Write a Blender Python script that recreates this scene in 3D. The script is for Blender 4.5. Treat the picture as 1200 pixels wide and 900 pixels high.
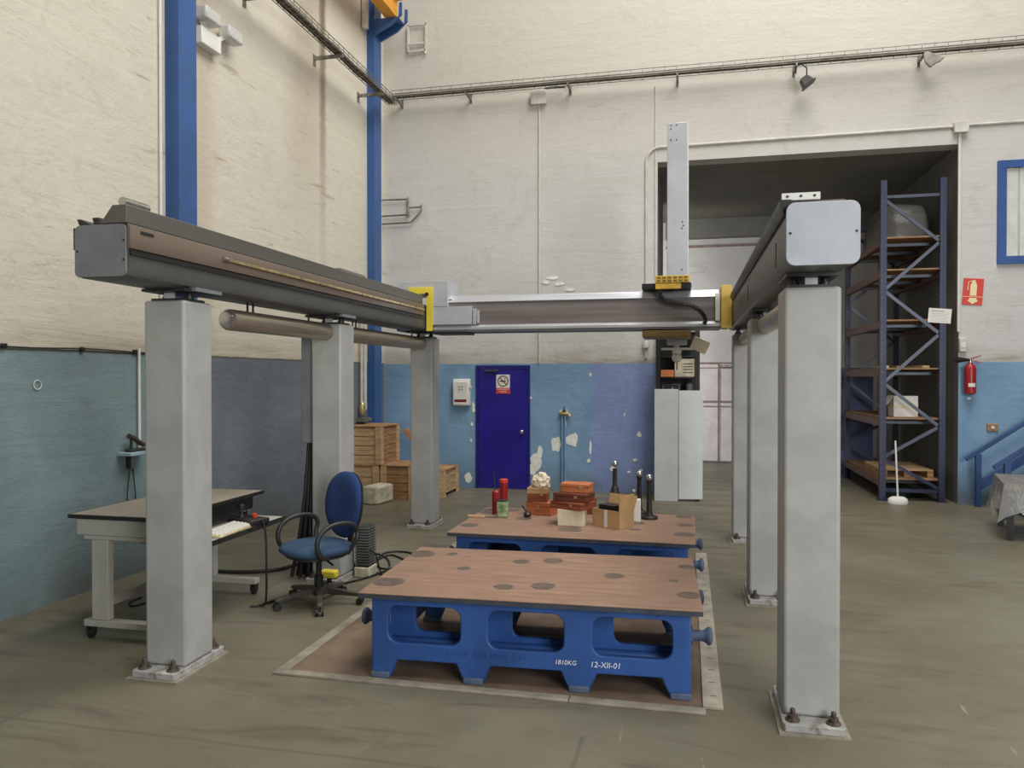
import bpy, bmesh, math, random
from mathutils import Vector, Matrix
random.seed(7)
S = bpy.context.scene
for o in list(bpy.data.objects): bpy.data.objects.remove(o)
C = S.collection
PI = math.pi

# ------------------------------------------------------------------ camera
F = 900.0; TH = math.atan(205 / F); H = 1.75; HY = 441.0
cd = bpy.data.cameras.new('camera'); cam = bpy.data.objects.new('camera', cd); C.objects.link(cam)
cd.sensor_width = 36; cd.lens = 36 * F / 1200; cd.clip_end = 200
cam.location = (0, 0, H)
cam.rotation_euler = (PI / 2 - math.atan(9 / F), 0, TH)
S.camera = cam
# ------------------------------------------------------------------ light
w = bpy.data.worlds.new('world'); S.world = w; w.use_nodes = True
bg = w.node_tree.nodes['Background']; bg.inputs[0].default_value = (0.98, 0.99, 1.0, 1); bg.inputs[1].default_value = 0.07
def area(name, loc, target, sx, sy, power, col):
    l = bpy.data.lights.new(name, 'AREA'); l.shape = 'RECTANGLE'; l.size = sx; l.size_y = sy
    l.energy = power; l.color = col
    o = bpy.data.objects.new(name, l); C.objects.link(o); o.location = loc
    o.rotation_euler = (Vector(target) - Vector(loc)).to_track_quat('-Z', 'Y').to_euler()
    return o
sk = area('roof_skylight', (2.2, 6.0, 12.0), (0.2, 9.2, 2.5), 6, 11, 1400, (1.0, 0.99, 0.97)); sk.rotation_euler = (math.radians(10), math.radians(14), 0)
area('hall_door_daylight', (5.2, -2.6, 3.3), (0.9, 4.5, 1.7), 4, 4, 570, (0.96, 0.98, 1.0))
area('bay_fill', (-1.9, 13.5, 2.8), (0.7, 16.2, 1.6), 1.6, 3.0, 110, (1.0, 0.98, 0.96))  # added unseen lamp, brightens the bay's back wall and door
S.view_settings.view_transform = 'Standard'; S.view_settings.look = 'None'
S.view_settings.exposure = 0.0; S.view_settings.gamma = 1.0; S.view_settings.use_curve_mapping = False

# ------------------------------------------------------------------ pixel -> place helpers
FW = (-math.sin(TH), math.cos(TH)); RT = (math.cos(TH), math.sin(TH))
def ray(u, v):
    a = (u - 600) / F; b = (HY - v) / F
    return Vector((RT[0] * a + FW[0], RT[1] * a + FW[1], b))
def gz(u, v, z=0.0):
    r = ray(u, v); t = (z - H) / r.z; return Vector((r.x * t, r.y * t, z))
def gy(u, v, y):
    r = ray(u, v); t = y / r.y; return Vector((r.x * t, y, H + r.z * t))
def gx(u, v, x):
    r = ray(u, v); t = x / r.x; return Vector((x, r.y * t, H + r.z * t))

# ------------------------------------------------------------------ materials
def lin(c):
    r = []
    for x in c[:3]:
        x /= 255.0
        r.append(x / 12.92 if x <= 0.04045 else ((x + 0.055) / 1.055) ** 2.4)
    return (*r, 1.0)
class NB:
    def __init__(s, name):
        s.m = bpy.data.materials.new(name); s.m.use_nodes = True
        s.t = s.m.node_tree; s.b = s.t.nodes['Principled BSDF']
    def put(s, sock, v):
        if v is None: return
        if isinstance(v, bpy.types.NodeSocket): s.t.links.new(v, sock)
        else: sock.default_value = v
    def node(s, ty, **k):
        n = s.t.nodes.new(ty)
        for a, b in k.items(): setattr(n, a, b)
        return n
    def math(s, op, a, b=None, c=None, clamp=False):
        n = s.node('ShaderNodeMath', operation=op, use_clamp=clamp)
        s.put(n.inputs[0], a); s.put(n.inputs[1], b); s.put(n.inputs[2], c); return n.outputs[0]
    def pos(s):
        n = s.node('ShaderNodeNewGeometry'); return n.outputs['Position']
    def obj(s):
        return s.node('ShaderNodeTexCoord').outputs['Object']
    def sep(s, v):
        n = s.node('ShaderNodeSeparateXYZ'); s.put(n.inputs[0], v); return n.outputs
    def mapv(s, v, sc, rot=(0, 0, 0), loc=(0, 0, 0)):
        n = s.node('ShaderNodeMapping'); s.put(n.inputs[0], v)
        n.inputs['Scale'].default_value = sc; n.inputs['Rotation'].default_value = rot; n.inputs['Location'].default_value = loc
        return n.outputs[0]
    def noise(s, v, scale, detail=4, rough=0.55, dist=0.0):
        n = s.node('ShaderNodeTexNoise'); s.put(n.inputs['Vector'], v)
        n.inputs['Scale'].default_value = scale; n.inputs['Detail'].default_value = detail
        n.inputs['Roughness'].default_value = rough; n.inputs['Distortion'].default_value = dist
        return n.outputs[0]
    def rng(s, v, lo, hi, a=0.0, b=1.0):
        n = s.node('ShaderNodeMapRange'); n.interpolation_type = 'SMOOTHSTEP'
        s.put(n.inputs[0], v); n.inputs[1].default_value = lo; n.inputs[2].default_value = hi
        n.inputs[3].default_value = a; n.inputs[4].default_value = b
        return n.outputs[0]
    def mix(s, f, a, b, mode='MIX'):
        n = s.node('ShaderNodeMix', data_type='RGBA', blend_type=mode)
        s.put(n.inputs[0], f); s.put(n.inputs[6], a); s.put(n.inputs[7], b); return n.outputs[2]
    def bump(s, h, strength=0.3, dist=0.01):
        n = s.node('ShaderNodeBump'); n.inputs['Strength'].default_value = strength; n.inputs['Distance'].default_value = dist
        s.put(n.inputs['Height'], h); s.put(s.b.inputs['Normal'], n.outputs[0])
    def done(s, col, rough=0.5, metal=0.0, spec=None):
        s.put(s.b.inputs['Base Color'], col); s.put(s.b.inputs['Roughness'], rough); s.put(s.b.inputs['Metallic'], metal)
        if spec is not None: s.b.inputs['Specular IOR Level'].default_value = spec
        return s.m
def paint(name, c, rough=0.5, metal=0.0, var=0.10, scale=4.0, stretch=(1, 1, 1), dirt=None, dfrac=0.35, dscale=3.0, bump=0.0, bscale=60):
    b = NB(name); v = b.obj(); vv = b.mapv(v, stretch)
    n = b.noise(vv, scale, 5, 0.6)
    c1 = lin([x * (1 - var) for x in c]); c2 = lin([min(255, x * (1 + var)) for x in c])
    col = b.mix(b.rng(n, 0.3, 0.7), c1, c2)
    if dirt:
        d = b.noise(vv, dscale, 6, 0.65, 0.4)
        col = b.mix(b.rng(d, 1 - dfrac - 0.12, 1 - dfrac + 0.18), col, lin(dirt))
    if bump: b.bump(b.noise(v, bscale, 3), bump, 0.004)
    r = b.math('MULTIPLY_ADD', n, 0.25, rough - 0.12, clamp=True)
    return b.done(col, r, metal)
M = {}
M['column'] = paint('column_paint', (168, 168, 164), 0.45, 0, 0.05, 3, (1, 1, 1), (132, 124, 110), 0.30, 2.2, 0.25, 25)
M['plate'] = paint('base_plate_paint', (172, 170, 165), 0.5, 0, 0.1, 6, (1, 1, 1), (95, 82, 68), 0.45, 7, 0.3, 60)
M['bolt'] = paint('rusty_bolt', (92, 82, 74), 0.55, 0.5, 0.25, 30)
M['rail'] = paint('rail_grey_paint', (90, 90, 85), 0.42, 0, 0.05, 3)
M['rail_side'] = paint('rail_side_sheet', (96, 93, 87), 0.38, 0.15, 0.06, 2, (1, 0.2, 1))
M['rail_cap'] = paint('rail_cap_paint', (120, 123, 124), 0.45, 0, 0.05, 5)
M['rail_cap_pale'] = paint('rail_cap_pale_paint', (178, 182, 188), 0.4, 0, 0.04, 5, (1, 1, 1), (140, 140, 142), 0.2, 9)
M['bronze'] = paint('brown_guideway', (112, 98, 86), 0.35, 0.4, 0.08, 2, (1, 0.15, 1))
M['black'] = paint('black_plastic', (32, 31, 30), 0.45, 0, 0.12, 8)
M['dark'] = paint('dark_steel', (52, 51, 49), 0.45, 0.3, 0.15, 9)
M['silver'] = paint('brushed_tube_metal', (178, 166, 148), 0.32, 0.75, 0.06, 3, (8, 0.6, 8))
M['brass'] = paint('worn_brass_strip', (205, 182, 135), 0.3, 0.7, 0.15, 14)
M['alu'] = paint('aluminium', (206, 207, 209), 0.35, 0.35, 0.04, 4, (0.3, 6, 6))
M['granite'] = paint('beam_guide_face', (130, 122, 118), 0.45, 0.1, 0.10, 3, (0.25, 3, 6))
M['lightgrey'] = paint('pale_grey_enamel', (188, 190, 193), 0.4, 0, 0.03, 4)
M['ram'] = paint('ram_grey_enamel', (186, 188, 192), 0.4, 0, 0.03, 3)
M['yellow'] = paint('yellow_guard_paint', (240, 218, 70), 0.45, 0, 0.04, 6)
M['yellow_dull'] = paint('dull_yellow_paint', (205, 165, 62), 0.5, 0, 0.12, 9, (1, 1, 1), (120, 95, 45), 0.3, 12)
M['yellow_end'] = paint('aged_yellow_paint', (226, 190, 92), 0.45, 0, 0.05, 5)
M['brownyellow'] = paint('brown_yellow_plate', (112, 90, 42), 0.5, 0, 0.1, 6)
M['tblue'] = paint('table_blue_paint', (48, 86, 150), 0.45, 0, 0.08, 3, (1, 1, 1), (84, 92, 108), 0.22, 3.5, 0.35, 35)
M['tfoot'] = paint('table_foot_wear', (78, 92, 114), 0.6, 0, 0.12, 12)
M['chalk'] = paint('white_marker', (232, 235, 238), 0.8, 0, 0.02)
M['stain'] = paint('round_oil_stain', (104, 88, 76), 0.4, 0, 0.14, 14)
M['tedge'] = paint('plate_edge_steel', (74, 80, 90), 0.45, 0.3, 0.1, 8)
M['mat'] = paint('rusty_floor_plate', (122, 102, 84), 0.6, 0.1, 0.14, 2.5, (1, 1, 1), (96, 84, 70), 0.4, 2.0)
M['strip'] = paint('edge_strip', (146, 138, 122), 0.6, 0, 0.12, 6, (1, 1, 1), (100, 92, 78), 0.35, 8)
M['steelblue'] = paint('column_blue_paint', (54, 90, 144), 0.45, 0, 0.06, 2)
M['steelblue2'] = paint('railing_blue_paint', (46, 76, 124), 0.45, 0, 0.1, 4)
M['crane'] = paint('crane_orange_paint', (228, 158, 48), 0.5, 0, 0.08, 3)
M['white'] = paint('white_plastic', (226, 224, 216), 0.45, 0, 0.03, 5)
M['cream'] = paint('cream_conduit', (206, 202, 190), 0.5, 0, 0.06, 6)
M['wire'] = paint('galvanised_tray', (128, 122, 112), 0.5, 0.4, 0.15, 10, (1, 1, 1), (80, 70, 58), 0.4, 8)
M['traydirt'] = paint('dusty_cables', (98, 90, 76), 0.8, 0, 0.2, 12)
M['door'] = paint('door_blue_gloss', (40, 32, 138), 0.3, 0, 0.07, 2, (1, 1, 1), (58, 60, 140), 0.25, 2.5)
M['doorframe'] = paint('door_frame_blue', (34, 30, 118), 0.4, 0, 0.05, 4)
M['red'] = paint('red_enamel', (160, 36, 40), 0.35, 0, 0.05, 6)
M['signred'] = paint('sign_red', (214, 66, 52), 0.5, 0, 0.02)
M['signcream'] = paint('sign_cream', (240, 226, 176), 0.5, 0, 0.02)
M['paper'] = paint('white_paper', (232, 228, 220), 0.7, 0, 0.02, 6)
M['papergrey'] = paint('print_grey', (178, 174, 168), 0.7, 0, 0.03)
M['darkred'] = paint('dark_red_print', (120, 32, 36), 0.6, 0, 0.05)
M['chairblue'] = paint('chair_blue_fabric', (32, 58, 108), 0.9, 0, 0.12, 5, (1, 1, 1), None, 0.3, 3, 0.3, 300)
M['seatblue'] = paint('seat_blue_fabric', (50, 74, 100), 0.9, 0, 0.12, 5, (1, 1, 1), (70, 92, 112), 0.3, 6, 0.3, 300)
M['chairblack'] = paint('chair_black_plastic', (44, 43, 42), 0.45, 0, 0.1, 8)
M['chairbase'] = paint('dusty_chair_base', (86, 80, 72), 0.5, 0.2, 0.18, 9)
M['desktop'] = paint('desk_laminate', (170, 158, 140), 0.4, 0, 0.04, 4)
M['deskbody'] = paint('desk_white_enamel', (178, 174, 164), 0.45, 0, 0.03, 4)
M['keys'] = paint('old_keyboard', (206, 190, 146), 0.5, 0, 0.08, 12)
M['wood'] = paint('crate_pine', (190, 158, 116), 0.7, 0, 0.14, 3, (1, 1, 7), (150, 116, 80), 0.3, 3, 0.3, 40)
M['wood2'] = paint('crate_pine_dark', (162, 124, 86), 0.7, 0, 0.16, 3, (1, 1, 7), (120, 88, 60), 0.35, 3, 0.3, 40)
M['boxred'] = paint('mahogany_box', (138, 74, 48), 0.45, 0, 0.15, 4, (1, 6, 6))
M['boxorange'] = paint('orange_beech_box', (196, 116, 72), 0.5, 0, 0.1, 4, (1, 6, 6))
M['boxdark'] = paint('dark_walnut_box', (104, 54, 38), 0.45, 0, 0.15, 4, (1, 6, 6))
M['card'] = paint('cardboard', (190, 154, 108), 0.8, 0, 0.06, 5)
M['whitebox'] = paint('cream_carton', (228, 216, 186), 0.7, 0, 0.05, 8)
M['green'] = paint('green_tin_print', (150, 172, 128), 0.4, 0, 0.3, 14, (1, 1, 1), (58, 96, 62), 0.4, 16)
M['rackblue'] = paint('rack_blue_paint', (42, 48, 76), 0.45, 0, 0.08, 5)
M['rackgrey'] = paint('rack_brace_grey', (80, 85, 96), 0.4, 0.4, 0.1, 6)
M['rackbrown'] = paint('rack_beam_brown', (112, 76, 62), 0.5, 0, 0.14, 6)
M['board'] = paint('shelf_chipboard', (150, 118, 86), 0.75, 0, 0.14, 8)
M['stone'] = paint('concrete_block', (196, 188, 164), 0.85, 0, 0.12, 9, (1, 1, 1), (140, 128, 104), 0.35, 7, 0.6, 40)
M['chip'] = paint('bare_plaster', (240, 238, 228), 0.9, 0, 0.05, 14, (1, 1, 1), (196, 170, 140), 0.2, 10)
M['cabinet'] = paint('cabinet_pale_grey', (206, 210, 206), 0.45, 0, 0.03, 3, (1, 1, 1), (168, 170, 164), 0.2, 3)
M['baydoor'] = paint('bay_door_white', (214, 208, 208), 0.6, 0, 0.05, 4, (1, 1, 1), (160, 140, 128), 0.22, 5)
M['bayrust'] = paint('bay_door_rust', (140, 120, 110), 0.7, 0, 0.1, 8)
M['winblue'] = paint('window_frame_blue', (46, 84, 146), 0.45, 0, 0.05, 4)
M['blind'] = paint('blind_slat', (236, 234, 224), 0.6, 0, 0.04, 4)
M['chrome'] = paint('dull_chrome', (190, 188, 184), 0.25, 0.9, 0.05, 6)
M['hose'] = paint('grey_ribbed_hose', (92, 92, 90), 0.6, 0, 0.1, 10)
M['floodlamp'] = paint('floodlight_housing', (74, 68, 60), 0.5, 0.2, 0.12, 8)
M['goods'] = paint('packed_goods_brown', (120, 104, 90), 0.7, 0, 0.2, 6)
M['rag'] = paint('grey_plastic_rag', (150, 144, 132), 0.7, 0, 0.12, 9)
def glassy(name, c, rough, alpha):
    b = NB(name); b.b.inputs['Alpha'].default_value = alpha
    b.bump(b.noise(b.obj(), 14, 4, 0.6), 0.6, 0.02)
    return b.done(lin(c), rough, 0.0)
M['film'] = glassy('plastic_film', (168, 166, 160), 0.12, 0.6)
M['filmdark'] = glassy('plastic_film_grey', (110, 110, 106), 0.15, 0.62)
def pane():
    b = NB('window_glass'); b.b.inputs['Transmission Weight'].default_value = 1.0; b.b.inputs['IOR'].default_value = 1.1
    return b.done((0.95, 0.97, 0.97, 1), 0.05)
M['glass'] = pane()
M['lampglass'] = glassy('lamp_lens', (220, 218, 212), 0.15, 0.75)

def tabletop_mat():
    b = NB('table_plate_rust'); v = b.obj()
    n = b.noise(b.mapv(v, (0.8, 6, 1)), 4, 6, 0.65); g = b.noise(v, 2.2, 4)
    col = b.mix(b.rng(n, 0.3, 0.72), lin((140, 109, 88)), lin((164, 133, 112)))
    col = b.mix(b.rng(g, 0.45, 0.75, 0, 0.5), col, lin((136, 108, 92)))
    scr = b.noise(b.mapv(v, (1.2, 40, 1), (0, 0, 0.06)), 3, 3)
    col = b.mix(b.rng(scr, 0.68, 0.76, 0, 0.6), col, lin((206, 180, 158)))
    return b.done(col, b.rng(n, 0.2, 0.8, 0.5, 0.7))
M['ttop'] = tabletop_mat()

def floor_mat():
    b = NB('concrete_floor'); p = b.pos(); x, y, z = b.sep(p)
    n1 = b.noise(p, 0.55, 6, 0.6, 0.3); n2 = b.noise(b.mapv(p, (0.7, 2.4, 1), (0, 0, 0.25)), 1.7, 6, 0.65, 0.5); n3 = b.noise(p, 22, 4)
    col = b.mix(b.rng(n1, 0.32, 0.7), lin((108, 102, 82)), lin((126, 121, 102)))
    col = b.mix(b.rng(n2, 0.50, 0.72, 0, 0.85), col, lin((92, 85, 72)))
    col = b.mix(b.rng(n2, 0.22, 0.36, 0.45, 0), col, lin((138, 136, 117)))
    col = b.mix(b.rng(n3, 0.58, 0.75, 0, 0.25), col, lin((96, 90, 78)))
    sc = b.noise(b.mapv(p, (9, 1.2, 1), (0, 0, 1.25)), 2.2, 3, 0.5, 0.2)
    col = b.mix(b.rng(sc, 0.70, 0.78, 0, 0.4), col, lin((186, 182, 164)))
    wob = b.math('MULTIPLY_ADD', b.noise(p, 3, 2), 0.03, -0.015)
    def joint(c, at, wd=0.008):
        return b.rng(b.math('ABSOLUTE', b.math('SUBTRACT', b.math('ADD', c, wob), at)), wd * 0.5, wd * 2.2, 0.5, 0.0)
    for c, at in ((x, -3.37), (y, 3.25), (y, 9.3), (x, -0.49)):
        j = joint(c, at)
        if c is x and at == -0.49: j = b.math('MULTIPLY', j, b.math('LESS_THAN', y, 3.7))
        col = b.mix(j, col, lin((92, 86, 72)))
    b.bump(b.math('ADD', b.noise(p, 30, 3), b.math('MULTIPLY', n2, 2.0)), 0.15, 0.006)
    r = b.rng(n2, 0.25, 0.75, 0.34, 0.58)
    return b.done(col, r, 0, 0.4)
M['floor'] = floor_mat()

def plaster(name, dado):
    b = NB(name); p = b.pos(); x, y, z = b.sep(p)
    n = b.noise(p, 0.7, 5, 0.6, 0.3); f = b.noise(p, 9, 5, 0.65)
    horiz = b.noise(b.mapv(p, (0.35, 0.35, 2.6)), 1.6, 7, 0.68, 0.9)
    crack = b.noise(b.mapv(p, (0.45, 0.45, 3.2), (0.25, 0.12, 0)), 1.1, 5, 0.55, 1.2)
    left = dado == 'left'
    base = (214, 206, 188) if left else (210, 208, 203)
    col = b.mix(b.rng(n, 0.3, 0.7), lin([c * 0.965 for c in base]), lin(base))
    col = b.mix(b.rng(z, 3.8, 6.4, 0, 0.75 if not left else 0.0), col, lin((204, 198, 182)))
    col = b.mix(b.rng(horiz, 0.56, 0.80, 0, 0.35), col, lin((188, 174, 150)))
    col = b.mix(b.rng(b.math('ABSOLUTE', b.math('SUBTRACT', crack, 0.5)), 0.002, 0.008, 0.16 if left else 0.05, 0.0), col, lin((140, 124, 102)))
    blot = b.noise(p, 2.3, 7, 0.7, 0.8)
    col = b.mix(b.rng(blot, 0.52, 0.78, 0, 0.5), col, lin((186, 178, 160)))
    col = b.mix(b.rng(blot, 0.2, 0.38, 0.5, 0), col, lin((224, 221, 210)))
    dash = b.noise(b.mapv(p, (1.0, 1.0, 7.0), (0.1, 0.06, 0)), 1.3, 4, 0.55, 0.6)
    col = b.mix(b.rng(dash, 0.66, 0.74, 0, 0.55 if left else 0.25), col, lin((150, 134, 110)))
    if left:
        zmask = b.rng(z, 3.2, 6.5, 0.15, 1)
        st = b.rng(b.math('ABSOLUTE', b.math('SUBTRACT', b.math('MULTIPLY_ADD', f, 0.12, y), 9.55)), 0.02, 0.14, 1, 0)
        col = b.mix(b.math('MULTIPLY', b.math('MULTIPLY', st, zmask), 0.85), col, lin((112, 88, 66)))
        st2 = b.rng(b.math('ABSOLUTE', b.math('SUBTRACT', b.math('MULTIPLY_ADD', f, 0.3, y), 9.15)), 0.05, 0.7, 1, 0)
        col = b.mix(b.math('MULTIPLY', st2, b.math('MULTIPLY', zmask, 0.45)), col, lin((150, 132, 106)))
        st3 = b.rng(b.math('ABSOLUTE', b.math('SUBTRACT', b.math('MULTIPLY_ADD', f, 0.3, y), 6.95)), 0.05, 0.4, 1, 0)
        col = b.mix(b.math('MULTIPLY', st3, 0.35), col, lin((176, 150, 118)))
    # brown soot over the dado, plus beam shade painted into the same band
    soot_shade = b.math('MULTIPLY', b.rng(z, 1.95, 2.22, 1, 0), b.rng(horiz, 0.36, 0.66, 0.15, 0.8))
    col = b.mix(soot_shade, col, lin((150, 136, 110)))
    # dado
    dn = b.noise(p, 1.3, 6, 0.6, 0.4)
    if left:
        c1 = b.mix(b.rng(dn, 0.3, 0.72), lin((112, 130, 132)), lin((126, 145, 145)))
        c2 = b.mix(b.rng(dn, 0.3, 0.72), lin((102, 108, 114)), lin((114, 120, 126)))
        dc = b.mix(b.math('GREATER_THAN', y, 6.43), c1, c2)
        line = 1.95
    else:
        c1 = b.mix(b.rng(dn, 0.3, 0.72), lin((118, 152, 180)), lin((136, 170, 198)))
        c2 = b.mix(b.rng(dn, 0.3, 0.72), lin((130, 148, 192)), lin((144, 162, 206)))
        wx = b.math('MULTIPLY_ADD', f, 0.05, x)
        dc = b.mix(b.math('MULTIPLY', b.math('GREATER_THAN', wx, -1.40), b.math('LESS_THAN', x, 1.0)), c1, c2)
        line = 1.945
    dc = b.mix(b.rng(f, 0.6, 0.8, 0, 0.3), dc, lin((96, 112, 126)))
    lowgrey = b.math('MULTIPLY', b.rng(z, 0.0, 0.5, 0.8, 0), b.rng(dn, 0.35, 0.65, 0.2, 1))  # dado turns greyer towards the floor, in uneven patches
    dc = b.mix(lowgrey, dc, lin((92, 94, 92)))
    spk = b.noise(p, 5.5, 3, 0.5, 0.6)
    dc = b.mix(b.rng(spk, 0.775, 0.785), dc, lin((214, 212, 204)))
    zz = b.math('MULTIPLY_ADD', b.noise(p, 4, 3), 0.02, z)
    isd = b.math('LESS_THAN', zz, line + 0.01)
    if not left: isd = b.math('MULTIPLY', isd, b.math('LESS_THAN', y, YB + 0.01))
    col = b.mix(isd, col, dc)
    if left:
        ln = b.rng(b.math('ABSOLUTE', b.math('SUBTRACT', zz, line + 0.012)), 0.004, 0.014, 0.8, 0)
        col = b.mix(ln, col, lin((70, 66, 60)))
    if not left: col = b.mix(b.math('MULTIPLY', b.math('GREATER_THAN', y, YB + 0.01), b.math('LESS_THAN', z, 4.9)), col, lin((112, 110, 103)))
    hgt = b.math('ADD', b.math('MULTIPLY', horiz, 3.0), b.math('ADD', f, b.math('MULTIPLY', n, 3.0)))
    b.bump(b.math('ADD', hgt, b.math('MULTIPLY', blot, 4.0)), 0.3 if left else 0.22, 0.015)
    return b.done(col, 0.75, 0, 0.3)
YB = 11.6
M['wall_left'] = plaster('plaster_left', 'left')
M['wall_back'] = plaster('plaster_back', 'back')
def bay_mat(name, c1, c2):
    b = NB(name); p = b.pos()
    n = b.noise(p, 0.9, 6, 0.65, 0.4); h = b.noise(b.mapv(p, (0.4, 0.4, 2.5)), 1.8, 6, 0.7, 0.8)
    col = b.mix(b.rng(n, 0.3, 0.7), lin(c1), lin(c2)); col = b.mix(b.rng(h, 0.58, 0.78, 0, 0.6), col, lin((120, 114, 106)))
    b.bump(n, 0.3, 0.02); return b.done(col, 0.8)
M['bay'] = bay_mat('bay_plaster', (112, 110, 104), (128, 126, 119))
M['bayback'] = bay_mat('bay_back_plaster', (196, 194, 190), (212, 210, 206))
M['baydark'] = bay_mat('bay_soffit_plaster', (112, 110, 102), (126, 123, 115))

# ------------------------------------------------------------------ mesh builder
ORG = {}
class MB:
    def __init__(s): s.v = []; s.f = []
    def add(s, vs, fs):
        k = len(s.v); s.v += [Vector(p) for p in vs]; s.f += [tuple(i + k for i in f) for f in fs]; return s
    def box(s, x0, x1, y0, y1, z0, z1):
        return s.add([(x, y, z) for z in (z0, z1) for y in (y0, y1) for x in (x0, x1)],
                     [(0, 2, 3, 1), (4, 5, 7, 6), (0, 1, 5, 4), (2, 6, 7, 3), (0, 4, 6, 2), (1, 3, 7, 5)])
    def cyl(s, p0, p1, r, n=12, r2=None):
        return s.lathe([(r, 0), (r2 if r2 is not None else r, (Vector(p1) - Vector(p0)).length)], p0, Vector(p1) - Vector(p0), n)
    def lathe(s, prof, org, axis=(0, 0, 1), n=16):
        a = Vector(axis).normalized(); q = Vector((0, 0, 1)).rotation_difference(a); o = Vector(org)
        vs = []; fs = []; m = len(prof)
        for r, h in prof:
            for i in range(n):
                t = 2 * PI * i / n; vs.append(o + q @ Vector((r * math.cos(t), r * math.sin(t), h)))
        for j in range(m - 1):
            for i in range(n):
                k = (i + 1) % n; fs.append((j * n + i, j * n + k, (j + 1) * n + k, (j + 1) * n + i))
        fs.append(tuple(reversed(range(n)))); fs.append(tuple(range((m - 1) * n, m * n)))
        return s.add(vs, fs)
    def prism(s, pts, plane, lo, hi):
        n = len(pts)
        def P(a, b, c): return {'xz': (a, c, b), 'yz': (c, a, b), 'xy': (a, b, c)}[plane]
        vs = [P(a, b, lo) for a, b in pts] + [P(a, b, hi) for a, b in pts]
        fs = [tuple(range(n)), tuple(reversed(range(n, 2 * n)))] + [(i, i + n, (i + 1) % n + n, (i + 1) % n) for i in range(n)]
        return s.add(vs, fs)
    def tube(s, pts, r, n=8):
        P = [Vector(p) for p in pts]; vs = []; fs = []
        t = (P[1] - P[0]).normalized(); up = Vector((0, 0, 1)) if abs(t.z) < 0.9 else Vector((1, 0, 0))
        u = t.cross(up).normalized(); m = len(P)
        for i, p in enumerate(P):
            tt = (P[min(i + 1, m - 1)] - P[max(i - 1, 0)]).normalized()
            u = (u - tt * u.dot(tt)).normalized(); w = tt.cross(u)
            for k in range(n):
                a = 2 * PI * k / n; vs.append(p + (u * math.cos(a) + w * math.sin(a)) * r)
        for j in range(m - 1):
            for i in range(n):
                k = (i + 1) % n; fs.append((j * n + i, j * n + k, (j + 1) * n + k, (j + 1) * n + i))
        fs.append(tuple(reversed(range(n)))); fs.append(tuple(range((m - 1) * n, m * n)))
        return s.add(vs, fs)
    def bar(s, p0, p1, a, b, up=(0, 0, 1)):
        p0 = Vector(p0); p1 = Vector(p1); t = (p1 - p0).normalized(); up = Vector(up)
        if abs(t.dot(up)) > 0.98: up = Vector((0, 1, 0))
        u = t.cross(up).normalized(); w = u.cross(t)
        vs = [p + u * sx * a / 2 + w * sz * b / 2 for p in (p0, p1) for sz in (-1, 1) for sx in (-1, 1)]
        return s.add(vs, [(0, 2, 3, 1), (4, 5, 7, 6), (0, 1, 5, 4), (2, 6, 7, 3), (0, 4, 6, 2), (1, 3, 7, 5)])
    def xf(s, m, k=0):
        for i in range(k, len(s.v)): s.v[i] = m @ s.v[i]
        return s
    def build(s, name, mat, parent=None, world=False, bevel=0.0, seg=2, smooth=40, label=None):
        me = bpy.data.meshes.new(name); o = bpy.data.objects.new(name, me); C.objects.link(o)
        off = Vector((0, 0, 0))
        if parent is None:
            lo = [min(v[i] for v in s.v) for i in range(3)]; hi = [max(v[i] for v in s.v) for i in range(3)]
            off = Vector(((lo[0] + hi[0]) / 2, (lo[1] + hi[1]) / 2, lo[2])); o.location = off; ORG[o.name] = off
        else:
            o.parent = parent; ORG[o.name] = ORG.get(parent.name, Vector())
            if world: off = ORG[o.name]
        me.from_pydata([tuple(v - off) for v in s.v], [], s.f)
        bm = bmesh.new(); bm.from_mesh(me); bmesh.ops.recalc_face_normals(bm, faces=bm.faces); bm.to_mesh(me); bm.free()
        me.materials.append(M[mat] if isinstance(mat, str) else mat)
        if smooth:
            me.shade_smooth(); me.set_sharp_from_angle(angle=math.radians(smooth))
        if bevel:
            b = o.modifiers.new('bevel', 'BEVEL'); b.width = bevel; b.segments = seg; b.limit_method = 'ANGLE'; b.angle_limit = math.radians(40)
        if label: o['label'] = label
        return o
def tag(o, label, cat, group=None):
    o['label'] = label; o['category'] = cat
    if group: o['group'] = group
    return o
def struct(o):
    o['kind'] = 'structure'; return o
def thing(name, label, cat, loc=(0, 0, 0), rot=0.0, group=None):
    o = bpy.data.objects.new(name, None); C.objects.link(o); o.empty_display_size = 0.1
    o.location = loc; o.rotation_euler = (0, 0, rot); ORG[o.name] = Vector(loc); return tag(o, label, cat, group)
def dup(root, loc, rot=None, label=None):
    def rec(o, par):
        c = o.copy(); C.objects.link(c)
        if par: c.parent = par
        for ch in list(o.children): rec(ch, c)
        return c
    r = rec(root, None); r.location = loc; ORG[r.name] = Vector(loc)
    if rot is not None: r.rotation_euler = (0, 0, rot)
    if label: r['label'] = label
    return r
def again(o, loc, parent=None):
    c = o.copy(); C.objects.link(c); c.parent = parent or o.parent; c.location = loc; return c
def text_mesh(txt, size, ext, shear=0.0, space=1.0):
    cu = bpy.data.curves.new('txt', 'FONT'); cu.body = txt; cu.size = size; cu.extrude = ext; cu.shear = shear; cu.align_x = 'CENTER'
    cu.space_character = space; cu.resolution_u = 3
    o = bpy.data.objects.new('txt', cu); C.objects.link(o)
    bpy.context.view_layer.update()
    me = o.evaluated_get(bpy.context.evaluated_depsgraph_get()).to_mesh()
    mb = MB(); mb.add([v.co.copy() for v in me.vertices], [tuple(p.vertices) for p in me.polygons])
    o.evaluated_get(bpy.context.evaluated_depsgraph_get()).to_mesh_clear()
    bpy.data.objects.remove(o); bpy.data.curves.remove(cu); return mb
RX90 = Matrix.Rotation(PI / 2, 4, 'X')
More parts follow.
